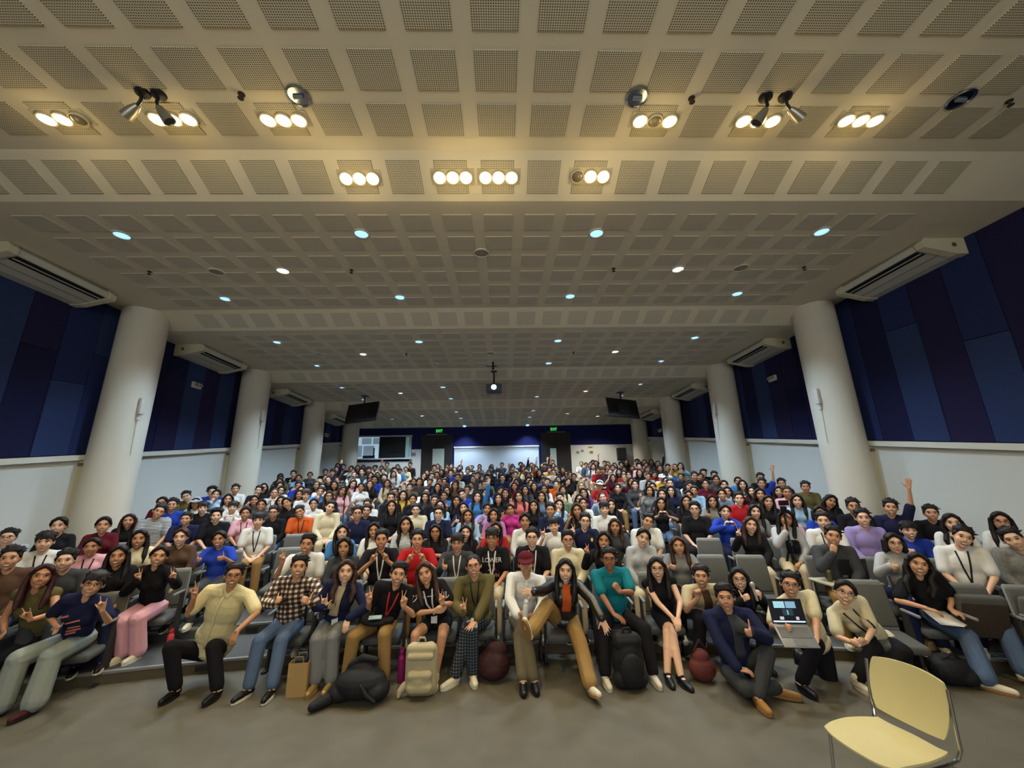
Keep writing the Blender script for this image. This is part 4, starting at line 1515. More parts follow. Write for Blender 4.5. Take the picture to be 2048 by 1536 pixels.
VAR = {
    'L': ('lap', 'lap', (0, 0, 0)), 'P': ('peace', 'lap', (0, 0, 6)), 'p': ('lap', 'peace', (0, 0, -6)), '2': ('cheek', 'cheek', (0, 0, 0)), 'T': ('thumb', 'lap', (0, 0, 0)), 't': ('thumb', 'thumb', (0, 0, -4)),
    'H': ('heart', 'heart', (0, 0, 4)), 'C': ('chin', 'lap', (0, 0, 10)), 'F': ('fold', 'fold', (0, 0, -3)), 'R': ('lap', 'raise', (0, 0, 5)), 'I': ('point', 'lap', (0, 0, -8)), 'N': ('lap', 'lap', (8, 4, 18)), 'n': ('lap', 'lap', (-8, 4, -18))}
GEST = {'L': 'hands in lap', 'P': 'peace sign', 'p': 'peace sign', '2': 'two peace signs', 'T': 'thumb up', 't': 'both thumbs up', 'H': 'heart hands', 'C': 'chin on hand', 'F': 'arms folded', 'R': 'arm raised', 'I': 'horned hand sign', 'N': 'head tilted', 'n': 'head tilted'}
POSES = {}
for key, (la, ra, look) in VAR.items():
    for fem in (False, True):
        dx = math.radians(look[2]) * .10
        POSES[key, fem] = build_body(dict(f=fem, k=.96 if fem else 1.0, hip=(0, .06, .535), head=(dx, -.02, 1.17 if fem else 1.19), look=(look[0], look[1] + 3, look[2]), tops=('short', 'long'),
                                          arms=(arm_pose(-1, la), arm_pose(1, ra)), legs=(dict(t=(-.11, -.40, .085)), dict(t=(.11, -.42, .085)))), .0105, .016, .0100)
# ------------------------------------------------------------------ the people in front, each posed on its own
HERO = []


def V3(p, z=None):
    """(x px, y px, depth Y) -> world point"""
    return Vector(at_y(*p))


def hero(**h):
    root = V3(h['hip'])
    if 'hz' in h:
        root.z = h['hz']
    base = h.get('base', 0.0)
    root.z = max(root.z, base + (.52 if h.get('seat') else h.get('low', .30)))
    O = Vector((root.x, root.y, base))
    hd = V3(h['head'])
    L = lambda w_: Vector(w_) - O
    arms = []
    for s, a in zip((-1, 1), h['arms']):
        d = dict(a); d['t'] = tuple(L(V3(a['px']))); arms.append(d)
    legs = []
    for a in h['legs']:
        d = dict(a)
        d['t'] = tuple(L(a['w'] if 'w' in a else V3(a['px'])))
        legs.append(d)
    ang = math.degrees(math.atan2(CAM[0] - hd.x, hd.y))
    lk = h.get('look', (0, 0, 0))
    sp = dict(f=h.get('f', False), k=h.get('k', .97 if h.get('f') else 1.0), hip=tuple(L(root)), head=tuple(L(hd)), look=(lk[0] * .3 + .9 * ang, lk[1], lk[2]), turn=h.get('turn', ang * .4), tops=(h['top'][0],), bottoms=(h['bottom'][0],), arms=arms, legs=legs,
              flare=h.get('flare', .012), plump=h.get('plump', 0.0), wide=h.get('wide', 1.0), hem=h.get('hem', False), loose=h.get('loose', 0.004))
    B = build_body(sp, .0085, .012, .0088)
    HERO.append((h, B, O))
    print('HERO', h['label'][:30], 'hip z %.2f head z %.2f spine %.2f' % (root.z - base, hd.z - base, (hd - root).length))


UP = dict(f=(0, -.1, 1), n=(0, -1, 0))
hero(label='woman in olive tank top with long reddish dark hair at the left edge', f=True, head=(84, 1152, 5.12), hip=(75, 1275, 5.42), look=(8, 0, 8), hair='long', hc='r', skin=2, top=('sleeveless', 'olive'), bottom=('trousers', 'black'), face=0, seat=True,
     arms=[dict(px=(8, 1262, 4.98), g='relaxed', hint=(-.6, .2, -.8)), dict(px=(60, 1240, 4.9), g='ily', f=(-.2, -.3, .9), n=(0, -1, 0), hint=(.8, .1, -1))], legs=[dict(w=(-5.75, 4.85, .085)), dict(w=(-5.35, 4.8, .085))], shoes=('sneaker', M_blackshoe, M_sole_k))
hero(label='person in navy printed tee and wide pale jeans making a horned hand sign', f=True, head=(187, 1168, 5.02), hip=(150, 1288, 5.28), look=(0, 0, 14), hair='bowl', hc='k', skin=1, top=('short', 'navy'), bottom=('trousers', 'ljeans'), face=1, glasses=True, seat=True, flare=.05,
     arms=[dict(px=(112, 1252, 4.92), g='relaxed', hint=(-.8, .2, -.6)), dict(px=(204, 1222, 4.86), g='ily', hint=(.6, 0, -1), **UP)], legs=[dict(w=(-4.80, 4.78, .085)), dict(w=(-4.50, 4.80, .085))], shoes=('sneaker', mat('shoe_maroon', srgb(70, 26, 34), .6), M_sole_k))
hero(label='woman in black V-neck top and pale pink trousers beside the left aisle', f=True, head=(318, 1112, 5.82), hip=(302, 1222, 6.05), base=.128, look=(0, 0, 8), hair='tied', hc='k', skin=1, top=('long', 'black'), bottom=('trousers', 'pink'), face=2, seat=True, flare=.04,
     arms=[dict(px=(276, 1162, 5.66), g='peace', hint=(-.8, 0, -1), **UP), dict(px=(346, 1160, 5.64), g='peace', hint=(.8, 0, -1), **UP)], legs=[dict(w=tuple(at_z(246, 1306, .21))), dict(w=tuple(at_z(276, 1304, .21)))], shoes=('loafer', M_whiteshoe, M_sole_w))
hero(label='man in cream embroidered shirt and black trousers crouching with a peace sign', head=(468, 1150, 5.18), hip=(425, 1302, 5.42), look=(0, 3, 6), hair='short', hc='k', skin=2, top=('short', 'barong'), bottom=('trousers', 'black'), face=2, glasses=True, plump=.02, wide=1.12, hem=True, loose=.012,
     arms=[dict(px=(388, 1195, 4.98), g='peace', hint=(-.6, 0, -1), **UP), dict(px=(474, 1262, 5.0), g='relaxed', f=(-.2, -.3, -.9), n=(0, .5, -.5), hint=(1, .1, -.3))],
     legs=[dict(w=(-3.28, 5.05, .085), hint=(-.35, -1, .7)), dict(w=(-2.80, 5.0, .085), hint=(.3, -1, .8))], shoes=('loafer', M_blackshoe, M_sole_k))
hero(label='man in brown and cream plaid shirt and blue jeans with both thumbs up', head=(598, 1133, 5.42), hip=(575, 1268, 5.58), look=(0, 0, 4), hair='quiff', hc='k', skin=1, top=('long', 'plaid'), bottom=('trousers', 'jeans'), face=2, seat=True,
     arms=[dict(px=(553, 1207, 5.2), g='thumb', f=(.3, -.6, .5), n=(.95, .3, 0), hint=(-1, .1, -.7)), dict(px=(620, 1206, 5.15), g='thumb', f=(-.3, -.6, .5), n=(-.95, .3, 0), hint=(1, .1, -.7))],
     legs=[dict(w=(-2.48, 5.02, .085), f=(-.25, -1, 0)), dict(w=(-2.22, 5.0, .085), f=(.1, -1, 0))], shoes=('sneaker', M_blackshoe, M_sole_w))
hero(label='woman with long brown hair in dark blazer, grey trousers and gold shoes', f=True, head=(692, 1142, 5.3), hip=(668, 1265, 5.55), look=(0, 0, 3), hair='wavy', hc='n', skin=0, top=('jacket', 'navy'), bottom=('trousers', 'grey'), face=1, seat=True, lany=0, inner='beige',
     arms=[dict(px=(648, 1214, 5.12), g='ily', hint=(-.8, .1, -1), **UP), dict(px=(697, 1237, 5.12), g='relaxed', f=(-.1, -.5, -.85), n=(0, .5, -.5), hint=(.9, .2, -.4))],
     legs=[dict(w=(-1.80, 5.10, .085)), dict(w=(-1.64, 5.12, .085))], shoes=('boot', M_gold, M_sole_t), flare=.02)
hero(label='man in black polo with red lanyard making two peace signs', head=(797, 1148, 5.3), hip=(765, 1266, 5.58), look=(0, 0, 10), hair='quiff', hc='k', skin=1, top=('short', 'black'), bottom=('trousers', 'chino'), face=2, seat=True, lany=2,
     arms=[dict(px=(738, 1204, 5.12), g='peace', hint=(-.5, 0, -1), **UP), dict(px=(806, 1212, 5.08), g='peace', f=(.2, -.1, 1), n=(0, -1, 0), hint=(.5, 0, -1))],
     legs=[dict(w=(-1.48, 5.15, .085)), dict(w=(-1.06, 5.15, .085))], shoes=('sneaker', M_whiteshoe, M_sole_w))
hero(label='woman in black tee with white Japanese lettering and bare knees, one peace sign', f=True, head=(850, 1146, 5.32), hip=(878, 1266, 5.58), look=(-10, 0, -14), hair='long', hc='n', skin=1, top=('short', 'black'), bottom=('shorts', 'black'), face=0, seat=True, lany=1,
     arms=[dict(px=(868, 1222, 5.12), g='relaxed', f=(1, -.1, .1), n=(0, 1, 0), hint=(-.8, .2, -.8)), dict(px=(884, 1208, 5.08), g='peace', hint=(.8, 0, -1), **UP)],
     legs=[dict(w=(-.72, 5.12, .085), hint=(-.2, -.4, 1)), dict(w=(-.48, 5.12, .085), hint=(.2, -.4, 1))], shoes=('sneaker', M_whiteshoe, M_sole_w))
hero(label='man in olive sweater and dark plaid trousers with crossed ankles', head=(947, 1131, 5.4), hip=(955, 1266, 5.6), look=(0, 0, -6), hair='buzz', hc='k', skin=1, top=('long', 'olive'), bottom=('trousers', 'dplaid'), face=2, glasses=True, seat=True, lany=0, plump=.015,
     arms=[dict(px=(926, 1226, 5.1), g='peace', hint=(-.7, .1, -1), **UP), dict(px=(950, 1246, 5.1), g='spread', f=(-.5, -.6, -.4), n=(0, .3, -1), hint=(1, .1, -.5))],
     legs=[dict(w=(-.06, 5.18, .085), f=(.2, -1, 0)), dict(w=(-.26, 5.12, .085), f=(-.7, -.8, 0))], shoes=('sneaker', M_whiteshoe, M_sole_w))
hero(label='man in white shirt and dark maroon cap with crossed legs', head=(1052, 1128, 5.42), hip=(1045, 1266, 5.6), look=(0, 2, -2), hair='buzz', hc='k', skin=2, top=('long', 'white'), bottom=('trousers', 'drab'), face=1, seat=True, cap='maroon',
     arms=[dict(px=(1035, 1232, 5.12), g='grip', f=(.6, -.5, .1), n=(.5, .3, .3), hint=(-1, .2, -.5)), dict(px=(1072, 1236, 5.12), g='grip', f=(-.6, -.5, .1), n=(-.5, .3, .3), hint=(1, .2, -.5))],
     legs=[dict(w=(.62, 4.98, .085), f=(.1, -1, 0)), dict(w=(.50, 4.95, .10), f=(0, -1, -.1), hint=(-.5, -.4, 1))], shoes=('loafer', M_blackshoe, M_sole_k))
hero(label='laughing woman in black leather jacket and brown trousers with arms flung wide', f=True, head=(1131, 1140, 5.25), hip=(1130, 1268, 5.48), look=(0, 3, 3), hair='long', hc='k', skin=0, top=('jacket', 'leather'), bottom=('trousers', 'chino'), face=2, seat=True, inner='orange', flare=.03,
     arms=[dict(px=(1060, 1186, 4.85), g='spread', f=(-1, -.2, .1), n=(0, -1, .3), hint=(-.2, .3, -1), th=-1), dict(px=(1204, 1238, 4.95), g='spread', f=(.35, -.3, -.9), n=(0, -1, 0), hint=(1, .2, .2), th=1)],
     legs=[dict(px=(1062, 1262, 4.86), f=(-.25, -.35, .9), hint=(.0, -.3, 1)), dict(w=(1.20, 4.74, .10), f=(.25, -.95, .2), hint=(.2, -.3, 1))], shoes=('sneaker', M_whiteshoe, M_sole_t))
hero(label='man in teal polo and black trousers with hand at his chin', head=(1218, 1117, 5.42), hip=(1232, 1266, 5.6), look=(0, 3, 0), hair='short', hc='k', skin=3, top=('short', 'teal'), bottom=('trousers', 'black'), face=0, glasses=True, seat=True, plump=.015,
     arms=[dict(px=(1232, 1238, 5.12), g='relaxed', f=(.7, -.6, -.3), n=(0, .2, -1), hint=(-1, .2, -.5)), dict(px=(1240, 1184, 5.1), g='fist', f=(-.5, .1, .8), n=(-.4, .8, .2), hint=(.9, -.1, -1))],
     legs=[dict(w=(1.42, 5.02, .085), hint=(-.2, -.4, 1)), dict(w=(1.96, 5.02, .085), hint=(.3, -.4, 1))], shoes=('sneaker', M_whiteshoe, M_sole_w), sock='white')
hero(label='woman in sleeveless black dress with bare crossed legs and black heels', f=True, head=(1314, 1136, 5.4), hip=(1333, 1268, 5.6), look=(0, 2, -2), hair='long', hc='k', skin=0, top=('sleeveless', 'black'), bottom=('skirt', 'black'), face=2, glasses=True, seat=True,
     arms=[dict(px=(1349, 1240, 5.08), g='relaxed', f=(.3, -.5, -.7), n=(0, .5, -.8), hint=(-1, .3, -.3)), dict(px=(1356, 1236, 5.1), g='relaxed', f=(-.3, -.6, -.6), n=(0, .5, -.8), hint=(1, .3, -.3))],
     legs=[dict(w=(2.24, 4.95, .085), f=(.2, -1, -.1), hint=(.3, -.4, 1)), dict(w=(2.12, 5.02, .085), f=(-.1, -1, -.1), hint=(-.2, -.4, 1))], shoes=('loafer', M_blackshoe, M_sole_k))
hero(label='man in beige cardigan making a finger heart behind the seated floor man', head=(1402, 1152, 5.5), hip=(1412, 1262, 5.75), low=.45, look=(-8, 0, 0), hair='short', hc='k', skin=1, top=('short', 'beige'), bottom=('trousers', 'black'), face=2, inner='brown',
     arms=[dict(px=(1396, 1196, 5.3), g='fist', f=(-.1, -.1, 1), n=(0, -1, 0), hint=(-.6, 0, -1)), dict(px=(1440, 1240, 5.35), g='relaxed', hint=(1, .2, -.5))],
     legs=[dict(w=(2.62, 5.30, .085)), dict(w=(2.95, 5.32, .085))], shoes=('sneaker', M_blackshoe, M_sole_k))
hero(label='long-haired woman in black blazer holding a microphone, thumb up', f=True, head=(1478, 1157, 5.42), hip=(1490, 1258, 5.66), low=.45, look=(0, 2, -3), hair='long', hc='k', skin=0, top=('jacket', 'black'), bottom=('trousers', 'black'), face=2, glasses=True, inner='navy',
     arms=[dict(px=(1484, 1200, 5.22), g='thumb', f=(.3, -.6, .5), n=(.95, .3, 0), hint=(-.8, .1, -1)), dict(px=(1522, 1198, 5.22), g='grip', f=(-.3, -.5, .7), n=(-.6, .3, .3), hint=(.8, .1, -1))],
     legs=[dict(w=(3.05, 5.18, .085)), dict(w=(3.35, 5.22, .085))], shoes=('sneaker', M_blackshoe, M_sole_k))
hero(label='man in navy jacket sitting on the floor, thumb up, tan loafers', head=(1450, 1194, 4.78), hip=(1478, 1362, 4.92), low=.13, look=(0, 2, -4), hair='quiff', hc='k', skin=1, top=('jacket', 'navy'), bottom=('trousers', 'dgrey'), face=0, inner='dgrey', wide=1.1,
     arms=[dict(px=(1478, 1342, 4.52), g='relaxed', f=(.9, -.3, -.1), n=(0, .2, -1), hint=(-1, .1, -.5)), dict(px=(1500, 1262, 4.5), g='thumb', f=(-.4, -.8, .1), n=(-.95, .3, 0), hint=(1, .2, -.6))],
     legs=[dict(w=(3.10, 4.62, .09), hint=(-1, -.9, .15), f=(.9, -.5, 0)), dict(w=(2.79, 4.46, .09), hint=(.55, -.2, 1), f=(-.05, -1, 0))], shoes=('loafer', M_tanshoe, M_sole_t))
hero(label='man in cream tee kneeling and holding an open laptop', head=(1580, 1168, 4.9), hip=(1632, 1312, 5.05), look=(4, 0, 6), hair='short', hc='k', skin=1, top=('short', 'cream'), bottom=('trousers', 'black'), face=2, glasses=True, plump=.02, wide=1.05,
     arms=[dict(px=(1578, 1262, 4.62), g='grip', f=(-.5, -.4, .3), n=(.3, -.5, .3), hint=(-.8, .2, -.8)), dict(px=(1636, 1288, 4.55), g='flat', f=(-1, -.1, .05), n=(0, -.1, 1), hint=(1, .2, -.6))],
     legs=[dict(w=(3.42, 4.72, .085), hint=(-.3, -1, .5)), dict(w=(3.85, 5.3, .10), hint=(.15, -1, -.55), f=(0, -.3, -1))], shoes=('sneaker', M_blackshoe, M_sole_k))
hero(label='laughing woman in pale cream top crouching beside the laptop holder', f=True, head=(1690, 1184, 4.82), hip=(1768, 1312, 5.05), look=(6, 0, 14), hair='tied', hc='k', skin=0, top=('short', 'cream'), bottom=('trousers', 'black'), face=2, glasses=True, lany=0,
     arms=[dict(px=(1716, 1290, 4.6), g='grip', f=(-.6, -.4, .1), n=(.5, .3, .2), hint=(-.6, .2, -1)), dict(px=(1732, 1284, 4.6), g='grip', f=(-.9, -.3, 0), n=(-.3, .4, .2), hint=(1, .1, -.7))],
     legs=[dict(w=(4.02, 4.72, .085), hint=(-.2, -1, .8)), dict(w=(4.25, 4.75, .085), hint=(.3, -1, .8))], shoes=('sneaker', M_whiteshoe, M_sole_w))
hero(label='woman in black top and flared jeans with papers on her lap, right side', f=True, head=(1837, 1128, 4.98), hip=(1880, 1240, 5.18), look=(8, 0, 10), hair='wavy', hc='k', skin=1, top=('short', 'black'), bottom=('trousers', 'jeans'), face=2, seat=True, flare=.035,
     arms=[dict(px=(1852, 1216, 4.85), g='relaxed', f=(.6, -.5, -.2), n=(0, .2, -1), hint=(-1, .2, -.6)), dict(px=(1900, 1218, 4.86), g='relaxed', f=(.1, -.8, -.2), n=(0, .2, -1), hint=(1, .3, -.5))],
     legs=[dict(w=(5.32, 4.62, .085), f=(.55, -.8, 0), hint=(.3, -.4, 1)), dict(w=(5.80, 4.66, .13), f=(.8, -.5, 0), hint=(.6, -.2, 1))], shoes=('loafer', M_whiteshoe, M_sole_t))
# ------------------------------------------------------------------ seats
M_seatshell = mat('seat_shell', srgb(128, 130, 126), 0.5, noise=0.05)
M_seatfab = mat('seat_fabric', srgb(86, 86, 82), 0.95, noise=0.18, scale=50)
M_seatdark = mat('seat_dark', srgb(44, 42, 40), 0.7)


def seat_meshes():
    d = {}
    tl = Matrix.Rotation(math.radians(-12), 3, 'X')
    m = MB(); m.rbox((0, 0, .27), (.45, .045, .54), .022, None, 3)
    # taper the top corners
    vs = []
    for x, y, z in m.v:
        t = max(0, (z - .36) / .18)
        vs.append((x * (1 - .16 * t * t), y + .02 * (z / .5) ** 2, z))
    m.v = [tuple(tl @ Vector(v)) for v in vs]
    d['back_shell'] = (m.mesh('back_shell', M_seatshell, True), (0, .235, .40))
    m = MB(); m.rbox((0, -.034, .27), (.42, .05, .46), .024, None, 3)
    m.v = [tuple(tl @ Vector((x * (1 - .14 * max(0, (z - .36) / .18) ** 2), y + .02 * (z / .5) ** 2, z))) for x, y, z in m.v]
    d['back_cushion'] = (m.mesh('back_cushion', M_seatfab, True), (0, .235, .40))
    m = MB(); m.rbox((0, -.02, 0), (.44, .46, .09), .035, Matrix.Rotation(math.radians(4), 3, 'X'), 3)
    d['seat_cushion'] = (m.mesh('seat_cushion', M_seatfab, True), (0, 0, .362))
    m = MB(); m.rbox((0, 0, 0), (.42, .42, .03), .014, None, 2)
    d['seat_pan'] = (m.mesh('seat_pan', M_seatdark, True), (0, 0, .325))
    m = MB(); m.rbox((0, -.02, 0), (.032, .30, .032), .012, None, 2)
    d['armrest'] = (m.mesh('armrest', M_seatshell, True), None)
    m = MB()
    m.hexa([(-.016, -.05, 0), (.016, -.05, 0), (.016, .10, 0), (-.016, .10, 0), (-.012, .04, .65), (.012, .04, .65), (.012, .12, .65), (-.012, .12, .65)])
    m.box((0, .03, .012), (.05, .32, .024))
    d['side_frame'] = (m.mesh('side_frame', M_seatdark), None)
    return d


SEAT = seat_meshes()
_j = MB()
_sm = bpy.data.meshes.new('seat_simple')
_bm = bmesh.new()
for k_, (me_, loc_) in SEAT.items():
    for lx in ((0,) if loc_ else (-1, 1)):
        b_ = bmesh.new(); b_.from_mesh(me_)
        off = Vector(loc_) if loc_ else Vector((lx * .236, .02, .655 if k_ == 'armrest' else 0))
        bmesh.ops.translate(b_, verts=b_.verts, vec=off)
        for f_ in b_.faces:
            f_.material_index = 1 if 'cushion' in k_ else 0
        tmp = bpy.data.meshes.new('t'); b_.to_mesh(tmp); b_.free(); _bm.from_mesh(tmp); bpy.data.meshes.remove(tmp)
_bm.to_mesh(_sm); _bm.free()
_sm.materials.append(M_seatshell); _sm.materials.append(M_seatfab)


M_seatbrown = mat('seat_underside', srgb(54, 44, 36), 0.7, noise=0.1)
_pb = MB(); _pb.rbox((0, 0, 0), (.40, .35, .03), .013, None, 2)
PAN_BROWN = _pb.mesh('seat_underside', M_seatbrown, True)


def put_seat(X, Y, z, rz, label, full=True, tipped=False):
    if not full:
        o = link('auditorium_seat', _sm, None, (X, Y, z), (0, 0, rz))
        tag(o, label, 'seat', 'auditorium seats')
        return o
    r = empty('auditorium_seat', (X, Y, z), rz)
    tag(r, label, 'seat', 'auditorium seats')
    for k_ in ('back_shell', 'back_cushion', 'seat_cushion', 'seat_pan'):
        me_, loc_ = SEAT[k_]
        M_ = Matrix.Translation(loc_)
        if tipped and k_ == 'seat_cushion':
            M_ = Matrix.Translation((0, .17, .60)) @ Matrix.Rotation(math.radians(-82), 4, 'X')
        if tipped and k_ == 'seat_pan':
            me_ = PAN_BROWN
            M_ = Matrix.Translation((0, .113, .585)) @ Matrix.Rotation(math.radians(-82), 4, 'X')
        child(r, k_, me_, None, M_)
    for s in (-1, 1):
        child(r, 'armrest', SEAT['armrest'][0], None, Matrix.Translation((s * .236, .02, .655)))
        child(r, 'side_frame', SEAT['side_frame'][0], None, Matrix.Translation((s * .236, .02, 0)))
    return r


def facing(X):
    return -X / (RK / 2)


# ------------------------------------------------------------------ audience, read off the photograph: head x, head y, hair, hair colour, clothing, pose, extras
AUD = """
42,1049 long r black L|25,1075 short k lgrey L g|91,1051 tied k black L|142,1030 short k bwstripe N|152,1051 tied k maroon L|225,1045 short k navy L|108,1084 bowl k white L y|180,1092 tied k pink L y|33,1117 short k brown L|126,1122 short k dgrey L
232,1110 long k black L|277,1013 short k blue L|297,1005 tied k maroon L|320,987 curly k blue L|296,1038 curly k black L|362,994 short k olive n|381,977 long k black L|392,1006 long k white L b|404,1017 bowl k black L|342,1031 tied k pink L y
380,1032 short k black L g|422,974 long k dgrey L|441,980 short k white L|420,989 tied k lblue C|456,998 long k white L|455,1016 bowl k white H|474,1029 short k orange n y|471,975 short k blue L|485,974 buzz k black L|272,1076 long k cream L|367,1072 tied n brown L|434,1077 tied k blue t
503,982 short k black C|523,1009 tied k dgrey L|517,1042 bowl k white L y|541,1019 short k cream N|578,1005 tied k black n|628,1007 tied k white L|616,991 bowl n white L g|654,992 long n black L yg|683,981 long n pink N|714,974 tied k white L|731,967 long n beige L|701,960 short k white L k
528,981 tied k white N|523,972 long k black L|564,981 tied k dgrey L|568,968 tied k pink L|594,967 buzz b black N|604,977 short k white L g|627,969 long k pink N|646,974 short k olive L k|672,969 long n black L|513,964 long k black L|530,954 tied k dgrey L|549,949 short k black L|560,960 short k olive L|582,946 short k black L|589,956 tied k lblue P|610,945 short k black L|618,950 tied k dgrey L
620,1089 quiff k white P y|684,1092 bob k dgrey L|715,1028 short k navy T g|721,1062 long k sky L w|762,1080 short k black 2 w|835,1080 short k red 2|920,1087 bowl k dgrey T gw|782,1058 long k white L|833,1047 wavy k wstripe L|879,1062 long k black F g|941,1063 long k black T
764,1009 short k white T|785,1021 short k black P|804,1011 long k black L|824,1021 short k cream T g|856,1011 long k lblue F|877,1028 short k navy L g|938,1030 long n lblue L|917,1015 long k navy t|962,1017 tied k lilac H|781,997 short k black L|806,990 long k yellow P|825,998 tied k black L|820,976 short k olive L|852,985 short k white C g|872,1002 short k black L
900,1001 long k black P y|875,974 long k black L|894,981 bob k black L|910,970 long n brown L|934,981 short k dgrey R|947,993 long k sky R|970,986 long k lblue P|749,961 curly k blue L|787,948 long k lgrey L|839,965 short k dgrey L|863,954 short k white C
979,1077 bowl k black L wg|1064,1076 short k black L wg|1135,1081 quiff k cream L g|1207,1079 wavy k black P|1010,1057 long k red P|1041,1041 tied k white L|1078,1053 bowl k white I|1101,1021 short k navy L|1139,1044 short k navy P g|1157,1019 wavy n black I|1209,1051 long n dgrey L|985,1029 bob k mauve L
1015,1018 tied k magenta I|1060,1011 long k black T|1116,1009 long k lblue C|1166,1006 tied k white L|1206,1019 bowl k white L|1168,985 long k purple I|990,996 bob k black L|1011,986 long k black L|1037,992 long k coral I|1051,979 long k dgrey L|1083,992 long k denim L|1068,972 long k black L|1029,972 long r maroon L|1097,977 wavy n white L|1131,979 long k cream L|1112,970 short k orange L|1134,963 long k black N|1148,972 long b beige L
1255,1044 short k white N y|1291,1073 tied k lgrey N|1347,1089 long n grey t|1222,1009 long k black L|1324,988 long k black T w|1351,981 bob k navy L|1376,1005 long k black H g|1378,983 short k lblue P|1428,1001 long k black L|1444,988 tied k denim L|1449,1019 quiff k black L g|1298,981 bob k grey P|1276,969 tied w red P|1262,963 long k maroon P|1324,958 short k yellow L c|1313,974 tied k black L|1356,967 tied k dgrey L|1383,972 tied k lgrey L|1393,967 short k dgrey L|1422,971 long k lblue N|1435,967 tied k maroon L|1232,955 long r maroon L|1251,950 long k yellow L
1481,1022 tied k blue H|1483,1001 long k pattern T|1474,982 long k white L|1470,969 tied k black L|1482,958 tied k dgrey L|1469,951 short k black L|1516,950 short k dgrey L|1528,961 tied k sky L|1517,968 long k dgrey L|1514,982 long k maroon I|1535,998 short k red L|1544,1022 long k grey L|1554,956 short k black L|1571,967 short k blue R|1566,982 long k navy L|1597,1002 long k black P|1615,975 short k olive L|1630,967 short k navy L|1662,1000 long k lblue L
1555,1048 long n black P|1629,1035 long k lgrey C|1679,1034 long k pink L|1662,1073 short k dgrey C|1763,1001 wavy k black N|1739,1025 bob k blue L|1705,1043 short k white L y|1779,1037 short k lilac L|1815,1014 short k black L|1863,1016 short k navy R|1836,1062 bowl k blue T|1786,1084 bob k lgrey T g|1883,1044 wavy k white L y|1935,1075 short k white N y|1975,1041 long k white L g|2014,1079 short k pattern n|2041,1028 short k black L
"""


def head_hit(x, y):
    d = ray(x, y)
    Ys = np.linspace(4, 21, 3401)
    Q = CAM[None] + d[None] * (Ys / d[1])[:, None]
    v = Q[:, 2] - (1.2 + (RISE / .95) * (Q[:, 1] + Q[:, 0] ** 2 / RK - ROWS[0]))
    i = np.where(np.diff(np.sign(v)) != 0)[0]
    return Q[i[0]] if len(i) else Q[np.argmin(abs(v))]


PEOPLE = []
for block in AUD.replace('\n', '|').split('|'):
    if not block.strip():
        continue
    a = block.split()
    x, y = map(float, a[0].split(','))
    q = head_hit(x, y)
    rho = q[1] + q[0] ** 2 / RK
    k = max(1, min(range(NR), key=lambda i: abs(ROWS[i] - rho)))
    # slide along the sight line to the row itself
    d = ray(x, y)
    t = 0.0
    best = min(((abs((CAM + d * (Y / d[1]))[1] + (CAM + d * (Y / d[1]))[0] ** 2 / RK - ROWS[k]), Y) for Y in np.linspace(q[1] - .7, q[1] + .7, 281)))[1]
    q = CAM + d * (best / d[1])
    X = max(-7.45, min(7.45, q[0]))
    if any(abs(best - cy) < .85 for cy in COLY):
        X = max(-6.78, min(6.78, X))
    sc = max(.90, min(1.10, (q[2] - row_z(k)) / 1.18))
    PEOPLE.append(dict(X=X, row=k, sc=sc, hair=a[1], hc=a[2], col=a[3], pose=a[4], ex=a[5] if len(a) > 5 else '', real=True))
# spread neighbours that sit closer than a seat allows
for k in range(NR):
    R_ = sorted([p for p in PEOPLE if p['row'] == k], key=lambda p: p['X'])
    for _ in range(40):
        for i in range(len(R_) - 1):
            g = R_[i + 1]['X'] - R_[i]['X']
            if g < .525:
                s_ = (.525 - g) / 2
                R_[i]['X'] -= s_; R_[i + 1]['X'] += s_
        for p in R_:
            lim = 6.78 if any(abs(curve_y(ROWS[k], p['X']) - cy) < .85 for cy in COLY) else 7.5
            p['X'] = max(-lim, min(lim, p['X']))
# the rest of the full house behind
GRID = [-2.75 + .5 * i for i in range(12)] + [s * (4.2 + .5 * i) for i in range(7) for s in (-1, 1)]
fr_ = random.Random(21)
MEN = ('short', 'short', 'quiff', 'bowl', 'curly', 'buzz'); WOM = ('long', 'long', 'tied', 'bob', 'wavy', 'tied')
COLS = ['black'] * 14 + ['white'] * 10 + ['dgrey'] * 7 + ['navy'] * 6 + ['lgrey'] * 2 + ['lblue'] * 3 + ['grey', 'brown', 'maroon', 'red', 'pink', 'blue', 'beige', 'olive', 'yellow', 'green', 'cream', 'sky']
for k in range(5, NR):
    for X in GRID:
        Y = curve_y(ROWS[k], X)
        if Y > YB - .55:
            continue
        if any(p['row'] == k and abs(p['X'] - X) < .47 for p in PEOPLE):
            continue
        if abs(X) > 6.8 and any(abs(Y - cy) < .9 for cy in COLY):
            continue
        if fr_.random() < .03:
            continue
        wom = fr_.random() < .6
        PEOPLE.append(dict(X=X + fr_.uniform(-.05, .05), row=k, sc=fr_.uniform(.93, 1.07), hair=fr_.choice(WOM if wom else MEN), hc=fr_.choice('kkkkknr' if wom else 'kkkkn'), col=fr_.choice(COLS), pose=fr_.choice('LLLLLLLPpTHCFRINn2' if k < NR - 1 else 'LLLRPL'), ex=fr_.choice(['', '', '', 'g', '', 'y', '']), real=False))

HAIRW = dict(short='short dark hair', quiff='swept-up dark hair', bowl='fringed dark hair', curly='curly dark hair', buzz='cropped hair', long='long dark hair', wavy='wavy long hair', bob='dark bob', tied='tied-back hair')
COLW = dict(lblue='pale-blue', lgrey='pale-grey', dgrey='charcoal', bwstripe='striped', wstripe='white-striped', pattern='patterned', sky='sky-blue')


def block_of(X):
    return 'left' if X < -3.4 else ('right' if X > 3.5 else 'centre')


